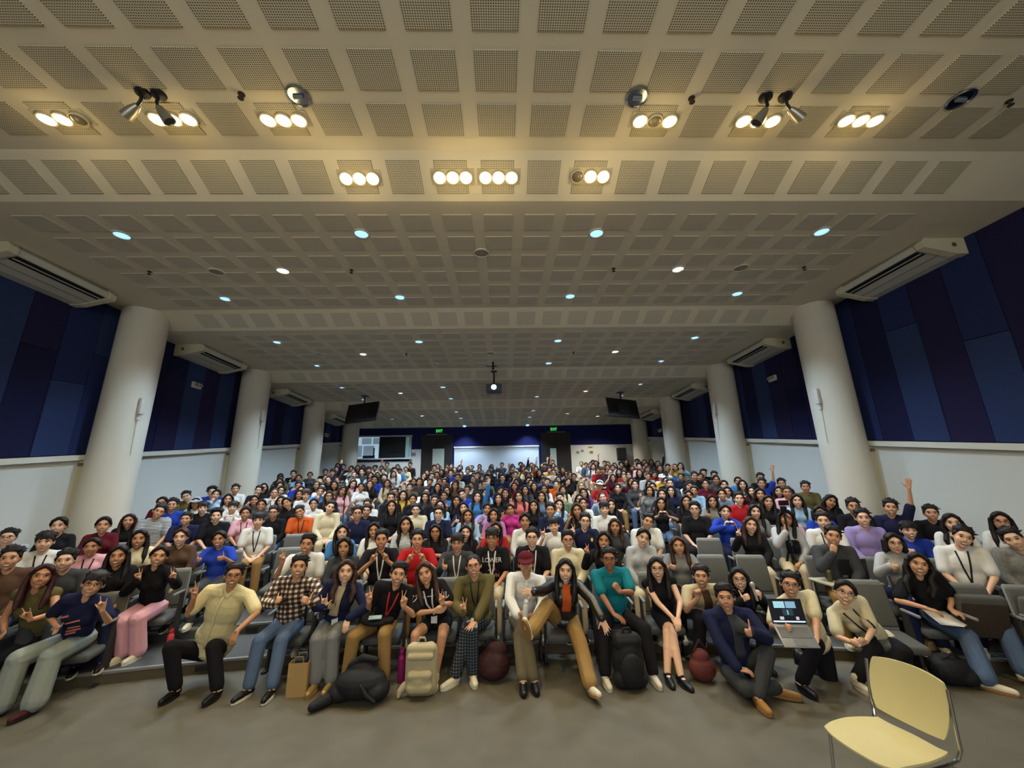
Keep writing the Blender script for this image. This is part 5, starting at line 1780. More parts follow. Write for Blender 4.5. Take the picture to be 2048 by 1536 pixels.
for p in PEOPLE:
    p['Y'] = curve_y(ROWS[p['row']], p['X'])
    p['blk'] = block_of(p['X'])
for k in range(NR):
    for b in ('left', 'centre', 'right'):
        for i, p in enumerate(sorted([q for q in PEOPLE if q['row'] == k and q['blk'] == b], key=lambda q: q['X'])):
            p['i'] = i + 1
PEOPLE.sort(key=lambda p: p['Y'])
N_SINGLE = 278
flush()
BRIM_ME = BRIM.mesh('brim', M_black, True)
M_lany = [mat('lanyard_' + n, srgb(*c), 0.7) for n, c in (('black', (26, 24, 26)), ('white', (214, 212, 206)), ('red', (196, 44, 40)), ('blue', (40, 60, 140)))]
M_card = mat('name_card', srgb(220, 220, 214), 0.5)
LANY_CACHE = {}
stuff_meshes = {}
far_people = []
for n, p in enumerate(PEOPLE):
    fem = p['hair'] in WOM
    key = (p['pose'], fem)
    B = POSES[key]
    p['top'] = 'long' if (p['col'] in ('cream', 'lblue', 'dgrey', 'olive', 'mauve', 'lgrey', 'maroon', 'beige', 'brown', 'denim', 'coral', 'purple', 'pattern', 'wstripe') or (n * 7) % 5 == 0) else 'short'
    if n >= N_SINGLE:
        far_people.append(p)
        continue
    lab = 'person with %s, %s top, %s; %s row, %s block, %s seat' % (HAIRW[p['hair']], COLW.get(p['col'], p['col']), GEST[p['pose']], ORD[p['row'] + 1], p['blk'], ORD[p['i']])
    rz = .42 * facing(p['X']) + .58 * math.atan2(CAM[0] - p['X'], p['Y']) + fr_.uniform(-.12, .12)
    o = link('person', B['body']['me'], None, (p['X'], p['Y'], row_z(p['row'])), (0, 0, rz))
    o.scale = (1.0, 1.0, p['sc'])
    setm(o, SKIN[fr_.choice((0, 0, 0, 1, 1, 1, 2, 2))])
    tag(o, lab, 'person', 'seated audience')
    t, b = dress(o, B, None, p['hair'], p['hc'] if p['hc'] != 'w' else 'k', p['top'], CLOTH[p['col']], 'trousers', CLOTH[fr_.choice(('black', 'navy', 'jeans', 'jeans', 'dgrey', 'khaki', 'beige'))], fr_.choice((1, 1, 2, 2, 0)), 'g' in p['ex'],
                 {'k': M_black, 'c': CLOTH['white'], 'b': CLOTH['bwstripe']}.get(next((c for c in p['ex'] if c in 'kcb'), ''), None) if p['hc'] != 'w' else CLOTH['white'])
    for c, mi_ in (('y', 0), ('w', 1)):
        if c in p['ex']:
            ck = (key, p['top'], c)
            if ck not in LANY_CACHE:
                before = len(o.children)
                lanyard(o, B['top_' + p['top']]['me'], B, M_lany[mi_], card=M_card if p['row'] < 4 else None)
                LANY_CACHE[ck] = [(ch.name.split('.')[0], ch.data, ch.matrix_local.copy()) for ch in o.children if ch.name.startswith(('lanyard', 'name_card'))]
            else:
                for nm_, me_, M_ in LANY_CACHE[ck]:
                    child(o, nm_, me_, None, M_)
    if p['row'] <= 3:
        put_shoes(o, B, 'sneaker', fr_.choice((M_whiteshoe, M_blackshoe, M_whiteshoe)), M_sole_w)
    p['obj'] = o
    if p['row'] <= 10:
        put_seat(p['X'], p['Y'] + .085, row_z(p['row']), facing(p['X']), 'grey seat in the %s row, %s block, %s from left, under a %s top' % (ORD[p['row'] + 1], p['blk'], ORD[p['i']], COLW.get(p['col'], p['col'])), p['row'] <= 3)

# lettering on shirts that can be read in the photograph
def by_pixel(x, y):
    q = head_hit(x, y)
    return min((p for p in PEOPLE if 'obj' in p and p['real']), key=lambda p: (p['X'] - q[0]) ** 2 + (p['Y'] - q[1]) ** 2)
M_print_w = mat('print_white', srgb(216, 214, 210), 0.7)
M_print_p = mat('print_pink', srgb(206, 150, 160), 0.7)
for (x, y, s_, cz, size, m_, xs) in ((979, 1077, 'LOWER', .90, .085, M_print_w, 1.0), (979, 1077, '33', .80, .12, M_print_p, 1.0), (979, 1077, 'TOWN', .70, .07, M_print_p, 1.0), (1101, 1021, 'ATE', .88, .09, M_print_w, 1.1)):
    p = by_pixel(x, y)
    B = POSES[p['pose'], p['hair'] in WOM]
    garment_print(p['obj'], B['top_' + p['top']]['me'], s_, 0, cz, size, m_, xs=xs)

p = by_pixel(1139, 1044)
_tm = POSES[p['pose'], p['hair'] in WOM]['top_' + p['top']]['me']
patch(p['obj'], _tm, [(.085, .93), (.125, .93), (.125, .895), (.105, .87), (.085, .895)], mat('shield_yellow', srgb(222, 200, 40), .7), 'shield_emblem')

# everyone beyond the nearest few hundred: one mass of seated figures with their own colours
_fm = {}
def low(pose, fem, hair, top):
    key = (pose, fem, hair, top)
    if key in _fm:
        return _fm[key]
    B = POSES[pose, fem]
    parts = []
    for me_, M_, slot, ratio in ((B['body']['me'], None, 0, .05), (B['top_' + top]['me'], None, 1, .14), (HAIRQ[hair]['me'], B['HM'] @ Matrix.Diagonal((HX, 1, 1, 1)), 2, .22), (FACES[2], B['HM'] @ Matrix.Diagonal((HX, 1, 1, 1)), 3, .7)):
        ck = (me_.name, ratio)
        if ck not in _fm:
            t_ = bpy.data.objects.new('tmp', me_); COL.objects.link(t_)
            d_ = t_.modifiers.new('d', 'DECIMATE'); d_.ratio = ratio
            dg = bpy.context.evaluated_depsgraph_get()
            r_ = bpy.data.meshes.new_from_object(t_.evaluated_get(dg))
            bpy.data.objects.remove(t_)
            V_ = np.empty(len(r_.vertices) * 3); r_.vertices.foreach_get('co', V_)
            _fm[ck] = (V_.reshape(-1, 3), [tuple(q.vertices) for q in r_.polygons])
            bpy.data.meshes.remove(r_)
        V_, F_ = _fm[ck]
        if M_ is not None:
            A_ = np.array(M_); V_ = V_ @ A_[:3, :3].T + A_[:3, 3]
        parts.append((V_, F_, slot))
    _fm[key] = parts
    return parts
VV = []; FF = []; MI = []; mats_ = [SKIN[0], SKIN[1], SKIN[2], HAIRM['k'], HAIRM['n'], M_eye_d] ; cidx = {}
off = 0
for p in far_people:
    fem = p['hair'] in WOM
    pose = p['pose'] if p['pose'] in 'LPTHR' else 'L'
    if p['col'] not in cidx:
        cidx[p['col']] = len(mats_); mats_.append(CLOTH[p['col']])
    a_ = .4 * facing(p['X']) + .6 * math.atan2(CAM[0] - p['X'], p['Y']) + fr_.uniform(-.12, .12); ca, sa = math.cos(a_), math.sin(a_)
    sk = fr_.choice((0, 0, 1, 2))
    for V_, F_, slot in low(pose, fem, p['hair'], p['top']):
        W_ = np.stack([V_[:, 0] * ca - V_[:, 1] * sa + p['X'], V_[:, 0] * sa + V_[:, 1] * ca + p['Y'], V_[:, 2] * p['sc'] + row_z(p['row'])], 1)
        VV.append(W_); FF += [tuple(i + off for i in f) for f in F_]; off += len(W_)
        MI += [{0: sk, 1: cidx[p['col']], 2: 4 if p['hc'] in 'nr' else 3, 3: 5}[slot]] * len(F_)
if VV:
    me = bpy.data.meshes.new('distant_audience')
    me.from_pydata(np.concatenate(VV).tolist(), [], FF)
    for m_ in mats_:
        me.materials.append(m_)
    me.polygons.foreach_set('material_index', MI)
    me.shade_smooth()
    o = link('distant_audience', me)
    o['kind'] = 'stuff'; o['label'] = 'distant rows of seated audience at the back of the hall'; o['category'] = 'crowd'
print('PEOPLE', len(PEOPLE), 'far', len(far_people))
# ------------------------------------------------------------------ dress the people in front
M_print_o = mat('print_orange', srgb(196, 116, 92), 0.7)
HOBJ = []
for h, B, O in HERO:
    o = link('person', B['body']['me'], None, tuple(O))
    setm(o, SKIN[h['skin']])
    tag(o, h['label'], 'person', 'people in the front rows')
    tm = CLOTH[h['top'][1]]
    t, b = dress(o, B, None, h['hair'], h['hc'], h['top'][0], tm, h['bottom'][0], CLOTH[h['bottom'][1]], h['face'], h.get('glasses', False), CLOTH[h['cap']] if 'cap' in h else None)
    if 'shoes' in h:
        bare = h['bottom'][0] in ('shorts', 'skirt')
        put_shoes(o, B, *h['shoes'], None if bare else (h['shoes'][1] if h['shoes'][0] == 'boot' else CLOTH[h.get('sock', 'beige')]))
    tme = B['top_' + h['top'][0]]['me']
    T = B['T']
    if 'inner' in h:
        a, b2, c, d = T(-.045, 0, .96), T(.045, 0, .96), T(.055, 0, .30), T(-.055, 0, .30)
        patch(o, tme, [(q.x, q.z) for q in (a, b2, c, d)], CLOTH[h['inner']], 'inner_top')
    if h['top'][1] in ('barong', 'white', 'teal', 'plaid') or (h['top'][1] == 'black' and 'lany' in h and not h.get('f')):
        # shirt collar
        for s in (-1, 1):
            ps_ = [T(s * .005, 0, .90), T(s * .05, 0, .99), T(s * .085, 0, .97), T(s * .045, 0, .87)]
            patch(o, tme, [(q.x, q.z) for q in (ps_ if s > 0 else ps_[::-1])], tm, 'collar', .012)
    if h['top'][1] in ('barong', 'white', 'plaid'):
        a, b2, c, d = T(-.014, 0, .90), T(.014, 0, .90), T(.014, 0, .12), T(-.014, 0, .12)
        patch(o, tme, [(q.x, q.z) for q in (a, b2, c, d)], tm, 'button_placket', .007)
    if 'lany' in h:
        lanyard(o, tme, B, M_lany[h['lany']], drop=.30, card=M_card)
    if 'Japanese' in h['label']:
        q = T(0, 0, .62)
        garment_print(o, tme, '\u30b8\u30e3\u30fc\u30ca\u30eb', q.x + .0, q.z + .05, .095, M_print_w, tilt=.1)
    if 'navy printed' in h['label']:
        for j, (dx, w_) in enumerate(((-.05, .10), (.06, .12), (-.05, .10), (.06, .12), (.06, .12), (.05, .1))):
            q = T(dx, 0, .62 - .07 * j)
            r_ = ribbon(bvh_of(tme), [(q.x - w_ / 2, q.z - .01), (q.x + w_ / 2, q.z + .01)], .018)
            if r_:
                k_ = child(o, 'printed_bar', r_.mesh('printed_bar', M_print_o))
    h['obj'] = o
    if h.get('seat'):
        rz = facing(O.x)
        put_seat(O.x, O.y + .09, O.z, rz, 'grey front seat under the %s' % h['label'].replace(',', '').split(' with ')[0].split(' making ')[0].split(' beside ')[0], True)

# ------------------------------------------------------------------ empty seats that show
def seat_at(x, y, k, lab):
    d = ray(x, y)
    best = min((abs((CAM + d * (Y / d[1]))[1] + (CAM + d * (Y / d[1]))[0] ** 2 / RK - ROWS[k] - .2), Y) for Y in np.linspace(3, 12, 1801))[1]
    X = (CAM + d * (best / d[1]))[0]
    taken = [o.location for o in bpy.data.objects if o.name.startswith('auditorium_seat') and abs(o.location.z - row_z(k)) < .02]
    for dx in sorted([.02 * i for i in range(-60, 61)], key=abs):
        if all(math.hypot(l.x - X - dx, l.y - curve_y(ROWS[k], X + dx) - .075) > .545 for l in taken):
            X += dx
            break
    put_seat(X, curve_y(ROWS[k], X) + .075, row_z(k), facing(X), lab, True, 'tip-up' in lab)
for a in ((1512, 1115, 2, 'empty grey seat beside the right aisle, behind another empty seat'), (1512, 1150, 1, 'empty grey seat beside the right aisle, nearest the floor sitters'), (1590, 1150, 1, 'empty grey seat in front of the black tripod'),
          (1745, 1190, 0, 'empty grey seat just behind the crouching woman'), (1950, 1190, 0, 'empty tip-up seat with brown underside right of the woman with papers'), (2020, 1190, 0, 'empty tip-up seat at the right edge of the front row'),
          (575, 1095, 2, 'empty grey seat left of the left aisle, third row'), (585, 1050, 3, 'empty grey seat left of the left aisle, fourth row')):
    seat_at(*a)

# ------------------------------------------------------------------ things on the floor and in hands
def soft(name, ps, m, loc, label, cat, voxel=.012):
    h = grow(ps, name, voxel, 3)
    return h
PROPS = []
def bag(name, label, cat, loc, parts, rz=0.0):
    """parts: (part name, PS, material)"""
    hs = [(n, grow(p, n, .011, 2), m) for n, p, m in parts]
    PROPS.append((name, label, cat, loc, rz, hs))

M_bagk = mat('bag_black', srgb(24, 24, 26), 0.7, noise=0.2, scale=25, bump=0.3)
M_bagb = mat('bag_beige', srgb(170, 160, 128), 0.8, noise=0.08, scale=25, bump=0.2)
M_bagm = mat('bag_maroon', srgb(54, 26, 28), 0.7, noise=0.2, scale=25)
M_bags = mat('tote_silver', srgb(150, 156, 148), 0.45, noise=0.25, scale=14, bump=0.4)
p = PS(); p.ell((0, 0, .16), (.27, .19, .15)); p.ell((-.02, .05, .25), (.17, .12, .14)); p.ell((.17, -.02, .10), (.14, .16, .10)); p.ell((-.2, -.02, .09), (.14, .13, .09))
q = PS(); q.chain([(-.25, -.05, .07), (-.33, -.14, .055), (-.40, -.22, .05)], [.06, .055, .045])
r = PS(); r.chain([(.05, -.18, .2), (.12, -.2, .12), (.2, -.19, .06)], [.02, .022, .02]); 
s_ = PS(); s_.chain([(-.12, .0, .32), (.0, .0, .39), (.14, .02, .36)], [.03, .04, .03])
bag('slouched_backpack', 'black slouched backpack lying on the floor by the gold shoes', 'backpack', (-1.22, 4.86, 0), [('bag_body', p, M_bagk), ('hanging_sleeve', q, M_bagk), ('strap', r, M_bagk), ('top_flap', s_, M_bagk)])
p = PS(); p.ell((0, .02, .25), (.16, .11, .25)); p.cap((-.09, .02, .08), (.09, .02, .08), .085); p.cap((-.09, .02, .42), (.09, .02, .42), .08); p.cap((-.09, .02, .08), (-.09, .02, .42), .085); p.cap((.09, .02, .08), (.09, .02, .42), .085)
q = PS(); q.cap((-.08, -.08, .11), (.08, -.08, .11), .06); q.cap((-.08, -.08, .22), (.08, -.08, .22), .055); q.ell((0, -.085, .16), (.13, .05, .1))
r = PS(); r.cap((-.11, -.02, .45), (.11, -.02, .45), .055); r.cap((-.11, -.07, .39), (.11, -.07, .39), .035)
s_ = PS(); s_.chain([(-.04, 0, .51), (-.03, 0, .55), (.03, 0, .55), (.04, 0, .51)], [.012] * 4)
t_ = PS(); t_.chain([(-.17, .0, .1), (-.21, -.03, .06), (-.22, -.05, .02)], [.04, .035, .02])
bag('beige_backpack', 'beige roll-top backpack standing upright on the floor', 'backpack', (-.60, 4.90, 0), [('bag_body', p, M_bagb), ('front_pocket', q, M_bagb), ('top_flap', r, M_bagb), ('carry_handle', s_, M_bagb), ('side_strap', t_, M_bagb)])
p = PS(); p.ell((0, .03, .25), (.18, .14, .27)); p.cap((-.1, .0, .09), (.1, .0, .09), .1); p.cap((-.07, .02, .44), (.07, .02, .44), .1)
q = PS(); q.ell((0, -.11, .2), (.13, .06, .17))
s_ = PS(); s_.chain([(-.05, 0, .53), (-.03, 0, .58), (.03, 0, .58), (.05, 0, .53)], [.014] * 4)
bag('black_backpack', 'large black backpack between the teal shirt man\'s white shoes', 'backpack', (1.67, 4.92, 0), [('bag_body', p, M_bagk), ('front_pocket', q, M_bagk), ('carry_handle', s_, M_bagk)])
p = PS(); p.ell((0, .0, .15), (.2, .15, .16)); p.ell((.03, .02, .28), (.14, .1, .12))
q = PS(); q.ell((.0, -.1, .12), (.12, .06, .09))
r = PS(); r.chain([(-.1, 0, .34), (-.02, 0, .43), (.1, 0, .36)], [.018, .02, .018])
bag('maroon_bag', 'dark maroon backpack on the floor beside the white sneakers', 'bag', (.17, 5.22, 0), [('bag_body', p, M_bagm), ('front_pocket', q, M_bagm), ('carry_handle', r, M_bagk)])
p = PS(); p.ell((0, 0, .12), (.15, .12, .13)); p.ell((0, 0, .22), (.1, .08, .1))
q = PS(); q.chain([(-.08, 0, .28), (0, 0, .40), (.08, 0, .28)], [.014, .016, .014])
bag('red_brown_bag', 'small red-brown bag beside the woman in heels', 'bag', (2.52, 5.02, 0), [('bag_body', p, mat('bag_redbrown', srgb(96, 44, 40), .7, noise=.2)), ('strap', q, M_bagm)])
p = PS(); p.ell((0, 0, .17), (.15, .09, .19)); p.cap((-.09, 0, .06), (.09, 0, .06), .06); p.cap((-.12, 0, .3), (.12, 0, .3), .05)
q = PS(); q.chain([(-.1, -.03, .33), (-.05, -.04, .44), (.05, -.04, .44), (.1, -.03, .33)], [.012] * 4)
bag('silver_tote', 'crinkled silver tote bag standing by the left steps', 'tote bag', tuple(Vector(at_z(208, 1338, 0)) + Vector((0, .1, 0))), [('bag_body', p, M_bags), ('handle', q, mat('tote_strap', srgb(60, 62, 60), .7))])
p = PS(); p.ell((0, 0, .05), (.20, .14, .05)); p.cap((-.16, 0, .05), (.16, 0, .05), .045)
q = PS(); q.cap((-.15, -.1, .07), (.15, -.1, .07), .014)
h7 = next(h for h, B, O in HERO if 'red lanyard' in h['label'])
l7 = V3((755, 1240, 5.32)); 
bag('laptop_bag', 'black laptop bag on the lap of the red lanyard man', 'bag', (l7.x, l7.y, .56), [('bag_body', p, M_bagk), ('zip_edge', q, M_bagk)])
p = PS(); p.ell((0, 0, .14), (.2, .15, .15)); p.ell((.1, -.05, .09), (.14, .12, .09))
q = PS(); q.chain([(-.1, -.05, .25), (0, -.08, .32), (.12, -.05, .24)], [.014] * 3)
bag('dark_handbag', 'dark bag on the floor by the woman with papers', 'bag', tuple(at_z(1905, 1368, 0)), [('bag_body', p, M_bagk), ('strap', q, M_bagk)])
flush()
for name, label, cat, loc, rz, hs in PROPS:
    e = tag(empty(name, loc, rz), label, cat)
    for n, hq, m in hs:
        c = child(e, n, hq['me'], m)


def bottle(label, loc, m, cap_m, h=.27, r=.036, tilt=0.0):
    e = tag(empty('water_bottle', loc), label, 'bottle')
    e.rotation_euler = (0, tilt, 0)
    b = MB(); b.lathe([(r * .95, 0), (r, .008), (r, h * .72), (r * .92, h * .78), (r * .6, h * .84), (r * .58, h * .87)], n=20); link('bottle_body', b.mesh('bottle_body', m, True), e)
    b = MB(); b.lathe([(r * .72, h * .86), (r * .74, h * .87), (r * .74, h * .97), (r * .66, h)], n=20); link('bottle_cap', b.mesh('bottle_cap', cap_m, True), e)
    b = MB(); b.tube([(-r * .6, 0, h * .99), (-r * .5, 0, h * 1.06), (r * .5, 0, h * 1.06), (r * .6, 0, h * .99)], .006, 6); link('loop', b.mesh('loop', cap_m, True), e)
    return e
M_mag = mat('bottle_magenta', srgb(130, 24, 92), 0.4); M_redb = mat('bottle_red', srgb(196, 66, 62), 0.5)
bottle('tall magenta bottle behind the beige backpack', (-.885, 5.22, 0), M_mag, M_mag, .33, .042)
bottle('red water bottle standing on the left step', tuple(at_z(336, 1304, .128)), M_redb, mat('bottle_redcap', srgb(160, 44, 44), .5), .26, .036)
w10 = V3((1050, 1240, 5.05))
bottle('small clear water bottle held by the man in the cap', tuple(w10), mat('bottle_clear', srgb(206, 210, 205), .15, spec=.6), mat('bottle_whitecap', srgb(225, 225, 225), .4), .20, .032, .1)

# kraft paper bag
e = tag(empty('paper_bag', (-1.95, 5.02, 0), .1), 'tan kraft paper bag standing by the blue jeans', 'paper bag')
M_kraft = mat('kraft', srgb(168, 138, 88), 0.85, noise=0.1, scale=12)
b = MB()
for c, s in (((0, -.06, .16), (.20, .004, .32)), ((0, .06, .16), (.20, .004, .32)), ((-.1, 0, .16), (.004, .12, .32)), ((.1, 0, .16), (.004, .12, .32))):
    b = MB(); b.box(c, s); link('bag_side', b.mesh('bag_side', M_kraft), e)
b = MB(); b.box((0, 0, .004), (.2, .12, .006)); link('bag_bottom', b.mesh('bag_bottom', M_kraft), e)
for y in (-.058, .058):
    b = MB(); b.tube([(-.05, y, .31), (-.04, y, .38), (.04, y, .38), (.05, y, .31)], .004, 6); link('handle', b.mesh('handle', M_kraft), e)
b = MB(); b.rbox((0, 0, .2), (.14, .09, .3), .02); link('dark_contents', b.mesh('dark_contents', M_bagk, True), e)

# kraft box under the seats on the right
e = tag(empty('cardboard_box', tuple(at_z(1868, 1318, 0))), 'small brown cardboard box on the floor under the papers woman', 'box')
b = MB(); b.box((0, 0, .11), (.26, .2, .22)); link('box_body', b.mesh('box_body', M_kraft), e)
b = MB(); b.box((0, -.02, .225), (.27, .21, .012)); link('box_lid', b.mesh('box_lid', M_kraft), e)

# phone on the laptop bag
e = tag(empty('phone', (l7.x + .0, l7.y - .10, .672)), 'pale blue phone lying on the black laptop bag', 'phone'); e.rotation_euler = (.25, 0, .15)
b = MB(); b.rbox((0, 0, 0), (.15, .075, .01), .004, n=2); link('case', b.mesh('case', mat('phone_pale', srgb(150, 190, 190), .4), True), e)
b = MB(); b.rbox((0, 0, .006), (.135, .062, .004), .0015, n=2); link('screen', b.mesh('screen', mat('phone_screen', srgb(190, 220, 220), .2)), e)

# papers
e = tag(empty('paper_sheet', tuple(V3((1885, 1236, 4.9)))), 'white papers on the lap of the jeans woman', 'paper'); e.rotation_euler = (.25, .05, -.3)
for j in range(3):
    b = MB(); b.box((0, 0, 0), (.21, .297, .0012)); k_ = link('sheet', b.mesh('sheet', mat('paper', srgb(220, 218, 212), .8)), e, (.012 * j, .01 * j, .002 * j), (0, 0, .06 * j))

# laptop held up by the kneeling man
c = V3((1592, 1272, 4.50))
e = tag(empty('laptop', tuple(c)), 'open silver laptop with a lit video call held up by the kneeling man', 'laptop'); e.rotation_euler = (math.radians(42), 0, math.radians(-8))
b = MB(); b.rbox((0, 0, 0), (.34, .235, .016), .006, n=2); base_ = link('keyboard_deck', b.mesh('keyboard_deck', mat('laptop_silver', srgb(150, 152, 154), .4, metal=.4), True), e)
b = MB(); b.box((0, .03, .010), (.30, .11, .004)); link('keys', b.mesh('keys', mat('laptop_keys', srgb(110, 112, 112), .6, noise=.3, scale=80)), base_)
b = MB(); b.box((0, -.07, .010), (.10, .065, .003)); link('touchpad', b.mesh('touchpad', mat('laptop_pad', srgb(120, 122, 124), .5)), base_)
lid = link('screen_lid', None, e, (0, .115, .008), (math.radians(72) - math.pi / 2 + math.radians(62), 0, 0))
bpy.data.objects.remove(lid)
LR = Matrix.Rotation(math.radians(36), 4, 'X')
b = MB(); b.rbox((0, .118, 0), (.34, .235, .010), .004, n=2); lid = child(e, 'screen_lid', b.mesh('screen_lid', M_black, True), None, Matrix.Translation((0, .118, .008)) @ LR)
def scr_part(name, x0, y0, x1, y1, rgb, st, z=.0065):
    b = MB(); b.box(((x0 + x1) / 2, .118 + (y0 + y1) / 2, z), (x1 - x0, y1 - y0, .0012))
    m = mat('scr_' + name + str(rgb), srgb(*rgb), .4, emit=srgb(*rgb), strength=st)
    m.cycles.emission_sampling = 'NONE'
    return child(lid, name, b.mesh(name, m))
scr_part('display', -.158, -.10, .158, .105, (16, 18, 26), .6)
scr_part('video_tile', -.12, .03, -.01, .092, (150, 196, 214), .9, .0075)
scr_part('video_tile', .0, .03, .10, .092, (120, 160, 190), .9, .0075)
scr_part('video_tile', -.045, -.04, .06, .022, (40, 56, 70), .8, .0075)
scr_part('call_logo', .0, -.03, .012, .01, (90, 190, 200), 1.0, .0085)
scr_part('video_tile', -.085, -.078, -.045, -.05, (190, 190, 196), .8, .0075)
scr_part('video_tile', .075, -.078, .105, -.05, (190, 190, 196), .8, .0075)
scr_part('task_bar', -.158, -.102, .158, -.088, (190, 214, 240), 1.0, .0075)

# microphone
c = V3((1508, 1180, 5.16))
e = tag(empty('microphone', tuple(c)), 'white handheld microphone held by the long-haired woman', 'microphone'); e.rotation_euler = (.3, -.35, 0)
b = MB(); b.lathe([(.013, -.14), (.017, .02), (.02, .04)], n=14); link('handle', b.mesh('handle', mat('mic_white', srgb(212, 212, 208), .4), True), e)
b = MB(); b.lathe([(.02, .04), (.027, .055), (.027, .085), (.015, .1), (.0, .103)], n=14); link('mic_head', b.mesh('mic_head', mat('mic_grey', srgb(176, 176, 172), .5), True), e)

# tripod in the right aisle
X0, Y0 = 4.30, 6.55
zt = float(at_y(1573, 1012, Y0)[2]); X0 = float(at_y(1582, 1100, Y0)[0])
zb = row_z(2)
e = tag(empty('camera_tripod', (X0, Y0, zb)), 'tall black camera tripod standing beside the right aisle', 'tripod')
H_ = zt - zb
b = MB(); b.tube([(0, 0, H_ * .3), (0, 0, H_ * .95)], .016, 8); link('centre_column', b.mesh('centre_column', M_black, True), e)
for a in (.5, 2.6, 4.7):
    b = MB(); b.tube([(0, 0, H_ * .62), (math.cos(a) * .14, math.sin(a) * .14, H_ * .3), (math.cos(a) * .24, math.sin(a) * .24, .01)], [.018, .014, .010], 8); link('leg', b.mesh('leg', M_black, True), e)
b = MB(); b.rbox((0, 0, H_ * .97), (.07, .07, .09), .01); link('pan_head', b.mesh('pan_head', M_black, True), e)
b = MB(); b.rbox((0, -.03, H_ * 1.0 + .05), (.16, .03, .08), .008); link('phone_clamp', b.mesh('phone_clamp', M_black, True), e)
b = MB(); b.tube([(0, 0, H_ * .93), (.12, .05, H_ * .86), (.26, .1, H_ * .84)], .009, 6); link('pan_handle', b.mesh('pan_handle', M_black, True), e)
b = MB(); b.rbox((.05, .0, H_ * .58), (.18, .14, .22), .05); link('hanging_bag', b.mesh('hanging_bag', mat('glossy_black', srgb(20, 18, 20), .2), True), e)

# table with black laptop on the right
TY = 5.72
tp = at_y(1690, 1163, TY)
zb = row_z(1)
e = tag(empty('folding_table', (tp[0], TY, zb)), 'small cream folding table in front of the man with chin on hand', 'table')
th_ = tp[2] - zb
M_tab = mat('table_cream', srgb(172, 166, 140), .6)
b = MB(); b.rbox((0, 0, th_), (.72, .42, .03), .012, n=2); link('table_top', b.mesh('table_top', M_tab, True), e)
for sx in (-.32, .32):
    for sy in (-.17, .17):
        b = MB(); b.tube([(sx, sy, th_ - .01), (sx, sy, .0)], .013, 8); link('leg', b.mesh('leg', M_tab, True), e)
e = tag(empty('laptop', (tp[0] + .10, TY - .02, tp[2] + .02)), 'black laptop seen from behind on the cream folding table', 'laptop')
b = MB(); b.rbox((0, .08, .01), (.38, .26, .018), .006, n=2); link('keyboard_deck', b.mesh('keyboard_deck', M_black, True), e)
b = MB(); b.rbox((0, -.05, .14), (.38, .012, .26), .005, n=2); link('screen_lid', b.mesh('screen_lid', M_black, True), e)
b = MB(); b.rbox((-.14, -.058, .06), (.07, .003, .03), .001, n=1); link('sticker', b.mesh('sticker', mat('sticker_grey', srgb(96, 92, 86), .6)), e)
e = tag(empty('tumbler', (tp[0] - .24, TY - .05, tp[2] + .015)), 'small brass-topped tumbler on the cream folding table', 'tumbler')
b = MB(); b.lathe([(.026, 0), (.03, .1), (.03, .12)], n=14); link('tumbler_body', b.mesh('tumbler_body', mat('tumbler_olive', srgb(88, 80, 58), .4), True), e)
b = MB(); b.lathe([(.031, .12), (.031, .135), (.018, .15)], n=14); link('tumbler_lid', b.mesh('tumbler_lid', mat('tumbler_brass', srgb(160, 150, 90), .3, metal=.6), True), e)

# pale tablet on the lap of the woman by the left aisle
pw = by_pixel(628, 1007)
e = tag(empty('tablet', (pw['X'] - .02, pw['Y'] - .30, row_z(pw['row']) + .60)), 'pale blue tablet laptop on the lap beside the left aisle', 'tablet'); e.rotation_euler = (math.radians(35), 0, .1)
b = MB(); b.rbox((0, 0, 0), (.33, .23, .012), .004, n=2); link('case', b.mesh('case', mat('tablet_pale', srgb(180, 206, 218), .4), True), e)
b = MB(); b.lathe([(.014, .007), (.014, .008)], n=12); link('logo', b.mesh('logo', M_black), e)

# thin microphone stand in the left aisle
q = at_y(689, 1000, 10.2)
zb = row_z(5)
e = tag(empty('microphone_stand', (q[0], 10.2, zb)), 'thin black microphone stand beside the left aisle', 'microphone stand')
zt = float(at_y(690, 955, 10.2)[2]) - zb
b = MB(); b.tube([(0, 0, .02), (0, 0, zt * .9)], .011, 6); link('pole', b.mesh('pole', M_black, True), e)
b = MB(); b.tube([(0, 0, zt * .9), (.14, 0, zt)], .008, 6); link('boom', b.mesh('boom', M_trim, True), e)
for a in (0, 2.09, 4.19):
    b = MB(); b.tube([(0, 0, .12), (math.cos(a) * .22, math.sin(a) * .22, .005)], .009, 6); link('leg', b.mesh('leg', M_black, True), e)

# ------------------------------------------------------------------ cream shell chair in the foreground
CH = tag(empty('shell_chair', (2.87, 3.08, 0), 0), 'cream plastic shell chair on a thin chrome frame in the foreground', 'chair')
CH.scale = (1.05, 1.05, 1.02)
CH.rotation_euler = (0, 0, math.radians(-90 + 11))       # its front (-y) turned to the left of the picture
M_shell = mat('shell_cream', srgb(204, 194, 142), 0.5, noise=0.04, scale=6, spec=0.35)


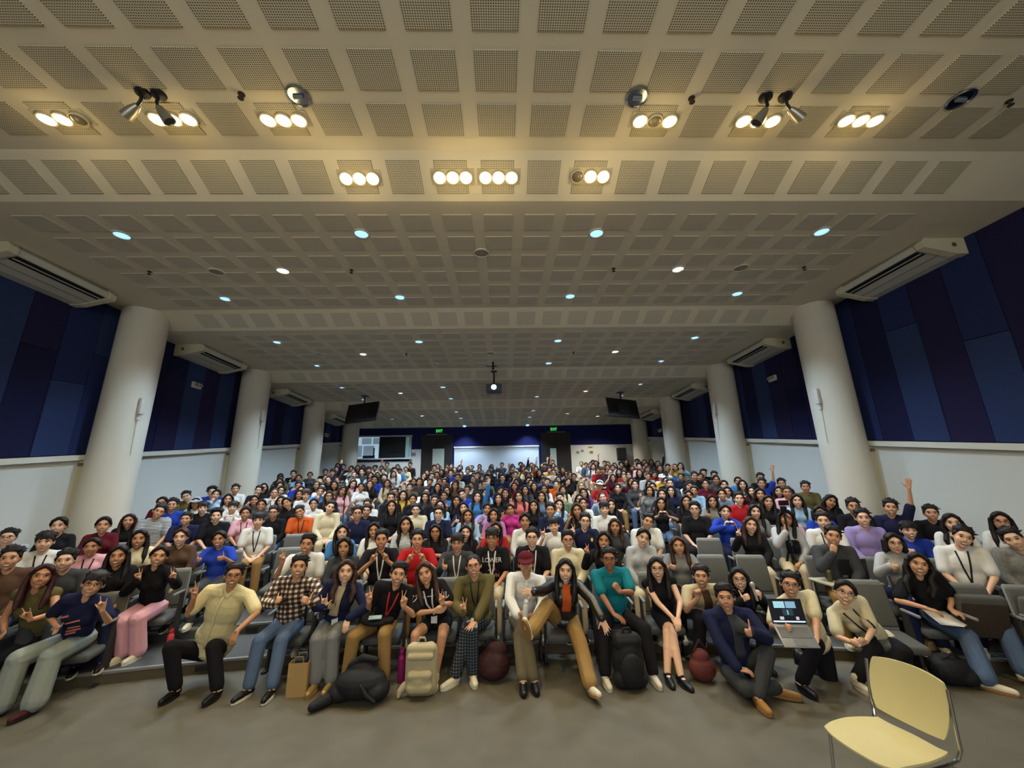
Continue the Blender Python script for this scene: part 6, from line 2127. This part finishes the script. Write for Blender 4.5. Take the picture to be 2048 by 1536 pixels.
def sheet(fn, nu, nv, th):
    vs = []; fs = []
    for sgn in (0, 1):
        for i in range(nu + 1):
            for j in range(nv + 1):
                p_ = fn(i / nu, j / nv)
                vs.append((p_[0], p_[1], p_[2] - th * sgn) if len(p_) == 3 else (p_[0], p_[1] + th * sgn, p_[3]))
    m_ = (nu + 1) * (nv + 1)
    g = lambda i, j: i * (nv + 1) + j
    for i in range(nu):
        for j in range(nv):
            fs += [(g(i, j), g(i + 1, j), g(i + 1, j + 1), g(i, j + 1)), (m_ + g(i, j), m_ + g(i, j + 1), m_ + g(i + 1, j + 1), m_ + g(i + 1, j))]
    for i in range(nu):
        for j0 in (0, nv):
            fs.append((g(i, j0), g(i + 1, j0), m_ + g(i + 1, j0), m_ + g(i, j0)))
    for j in range(nv):
        for i0 in (0, nu):
            fs.append((g(i0, j), g(i0, j + 1), m_ + g(i0, j + 1), m_ + g(i0, j)))
    b_ = MB(); b_.add(vs, fs)
    return b_


def sq(u, v, e=.22):
    """square to rounded square"""
    x, y = 2 * u - 1, 2 * v - 1
    k_ = 1 - e * (x * x * y * y)
    return x * k_, y * k_


def seat_fn(u, v):
    x, y = sq(u, v, .10)
    z = .445 + .030 * max(0, abs(x) - .55) ** 1.5 * 2 - .018 * (1 - x * x) * (1 - .5 * y * y)
    z += -.03 * max(0, -y - .55) ** 1.4 + .05 * max(0, y - .78) * (1 - .4 * abs(x))
    wx = .235 * (1 - .10 * max(0, y)) 
    return (x * wx, y * .245 - .04, z)


b = sheet(seat_fn, 22, 22, .012)
link('seat_shell', b.mesh('seat_shell', M_shell, True), CH)


def back_fn(u, v):
    x, y = sq(u, v, .13)
    zz = .67 + .175 * y
    wx = .225 * (1 + .05 * y)
    yy = .262 + .045 * y - .045 * (x * x) - .012 * (y * y)
    return (x * wx, yy, 0, zz)


b = sheet(back_fn, 22, 18, .014)
link('backrest_shell', b.mesh('backrest_shell', M_shell, True), CH)
for sx in (-1, 1):
    b = MB(); b.tube([(sx * .235, .238, .80), (sx * .240, .222, .66), (sx * .242, .212, .54), (sx * .240, .215, .49), (sx * .228, .19, .435), (sx * .222, .10, .414), (sx * .222, -.12, .408)], .010, 8)
    link('back_support_rod', b.mesh('back_support_rod', M_chrome, True), CH)
    b = MB(); b.tube([(sx * .222, -.17, .408), (sx * .232, -.205, .39), (sx * .245, -.235, .0)], .010, 8); link('leg', b.mesh('leg', M_chrome, True), CH)
    b = MB(); b.tube([(sx * .222, .13, .410), (sx * .235, .17, .39), (sx * .25, .235, .0)], .010, 8); link('leg', b.mesh('leg', M_chrome, True), CH)
    b = MB(); b.tube([(sx * .222, -.17, .408), (sx * .222, .13, .410)], .010, 8); link('side_rail', b.mesh('side_rail', M_chrome, True), CH)
b = MB(); b.tube([(-.222, -.15, .398), (.222, -.15, .398)], .009, 8); link('cross_rail', b.mesh('cross_rail', M_chrome, True), CH)
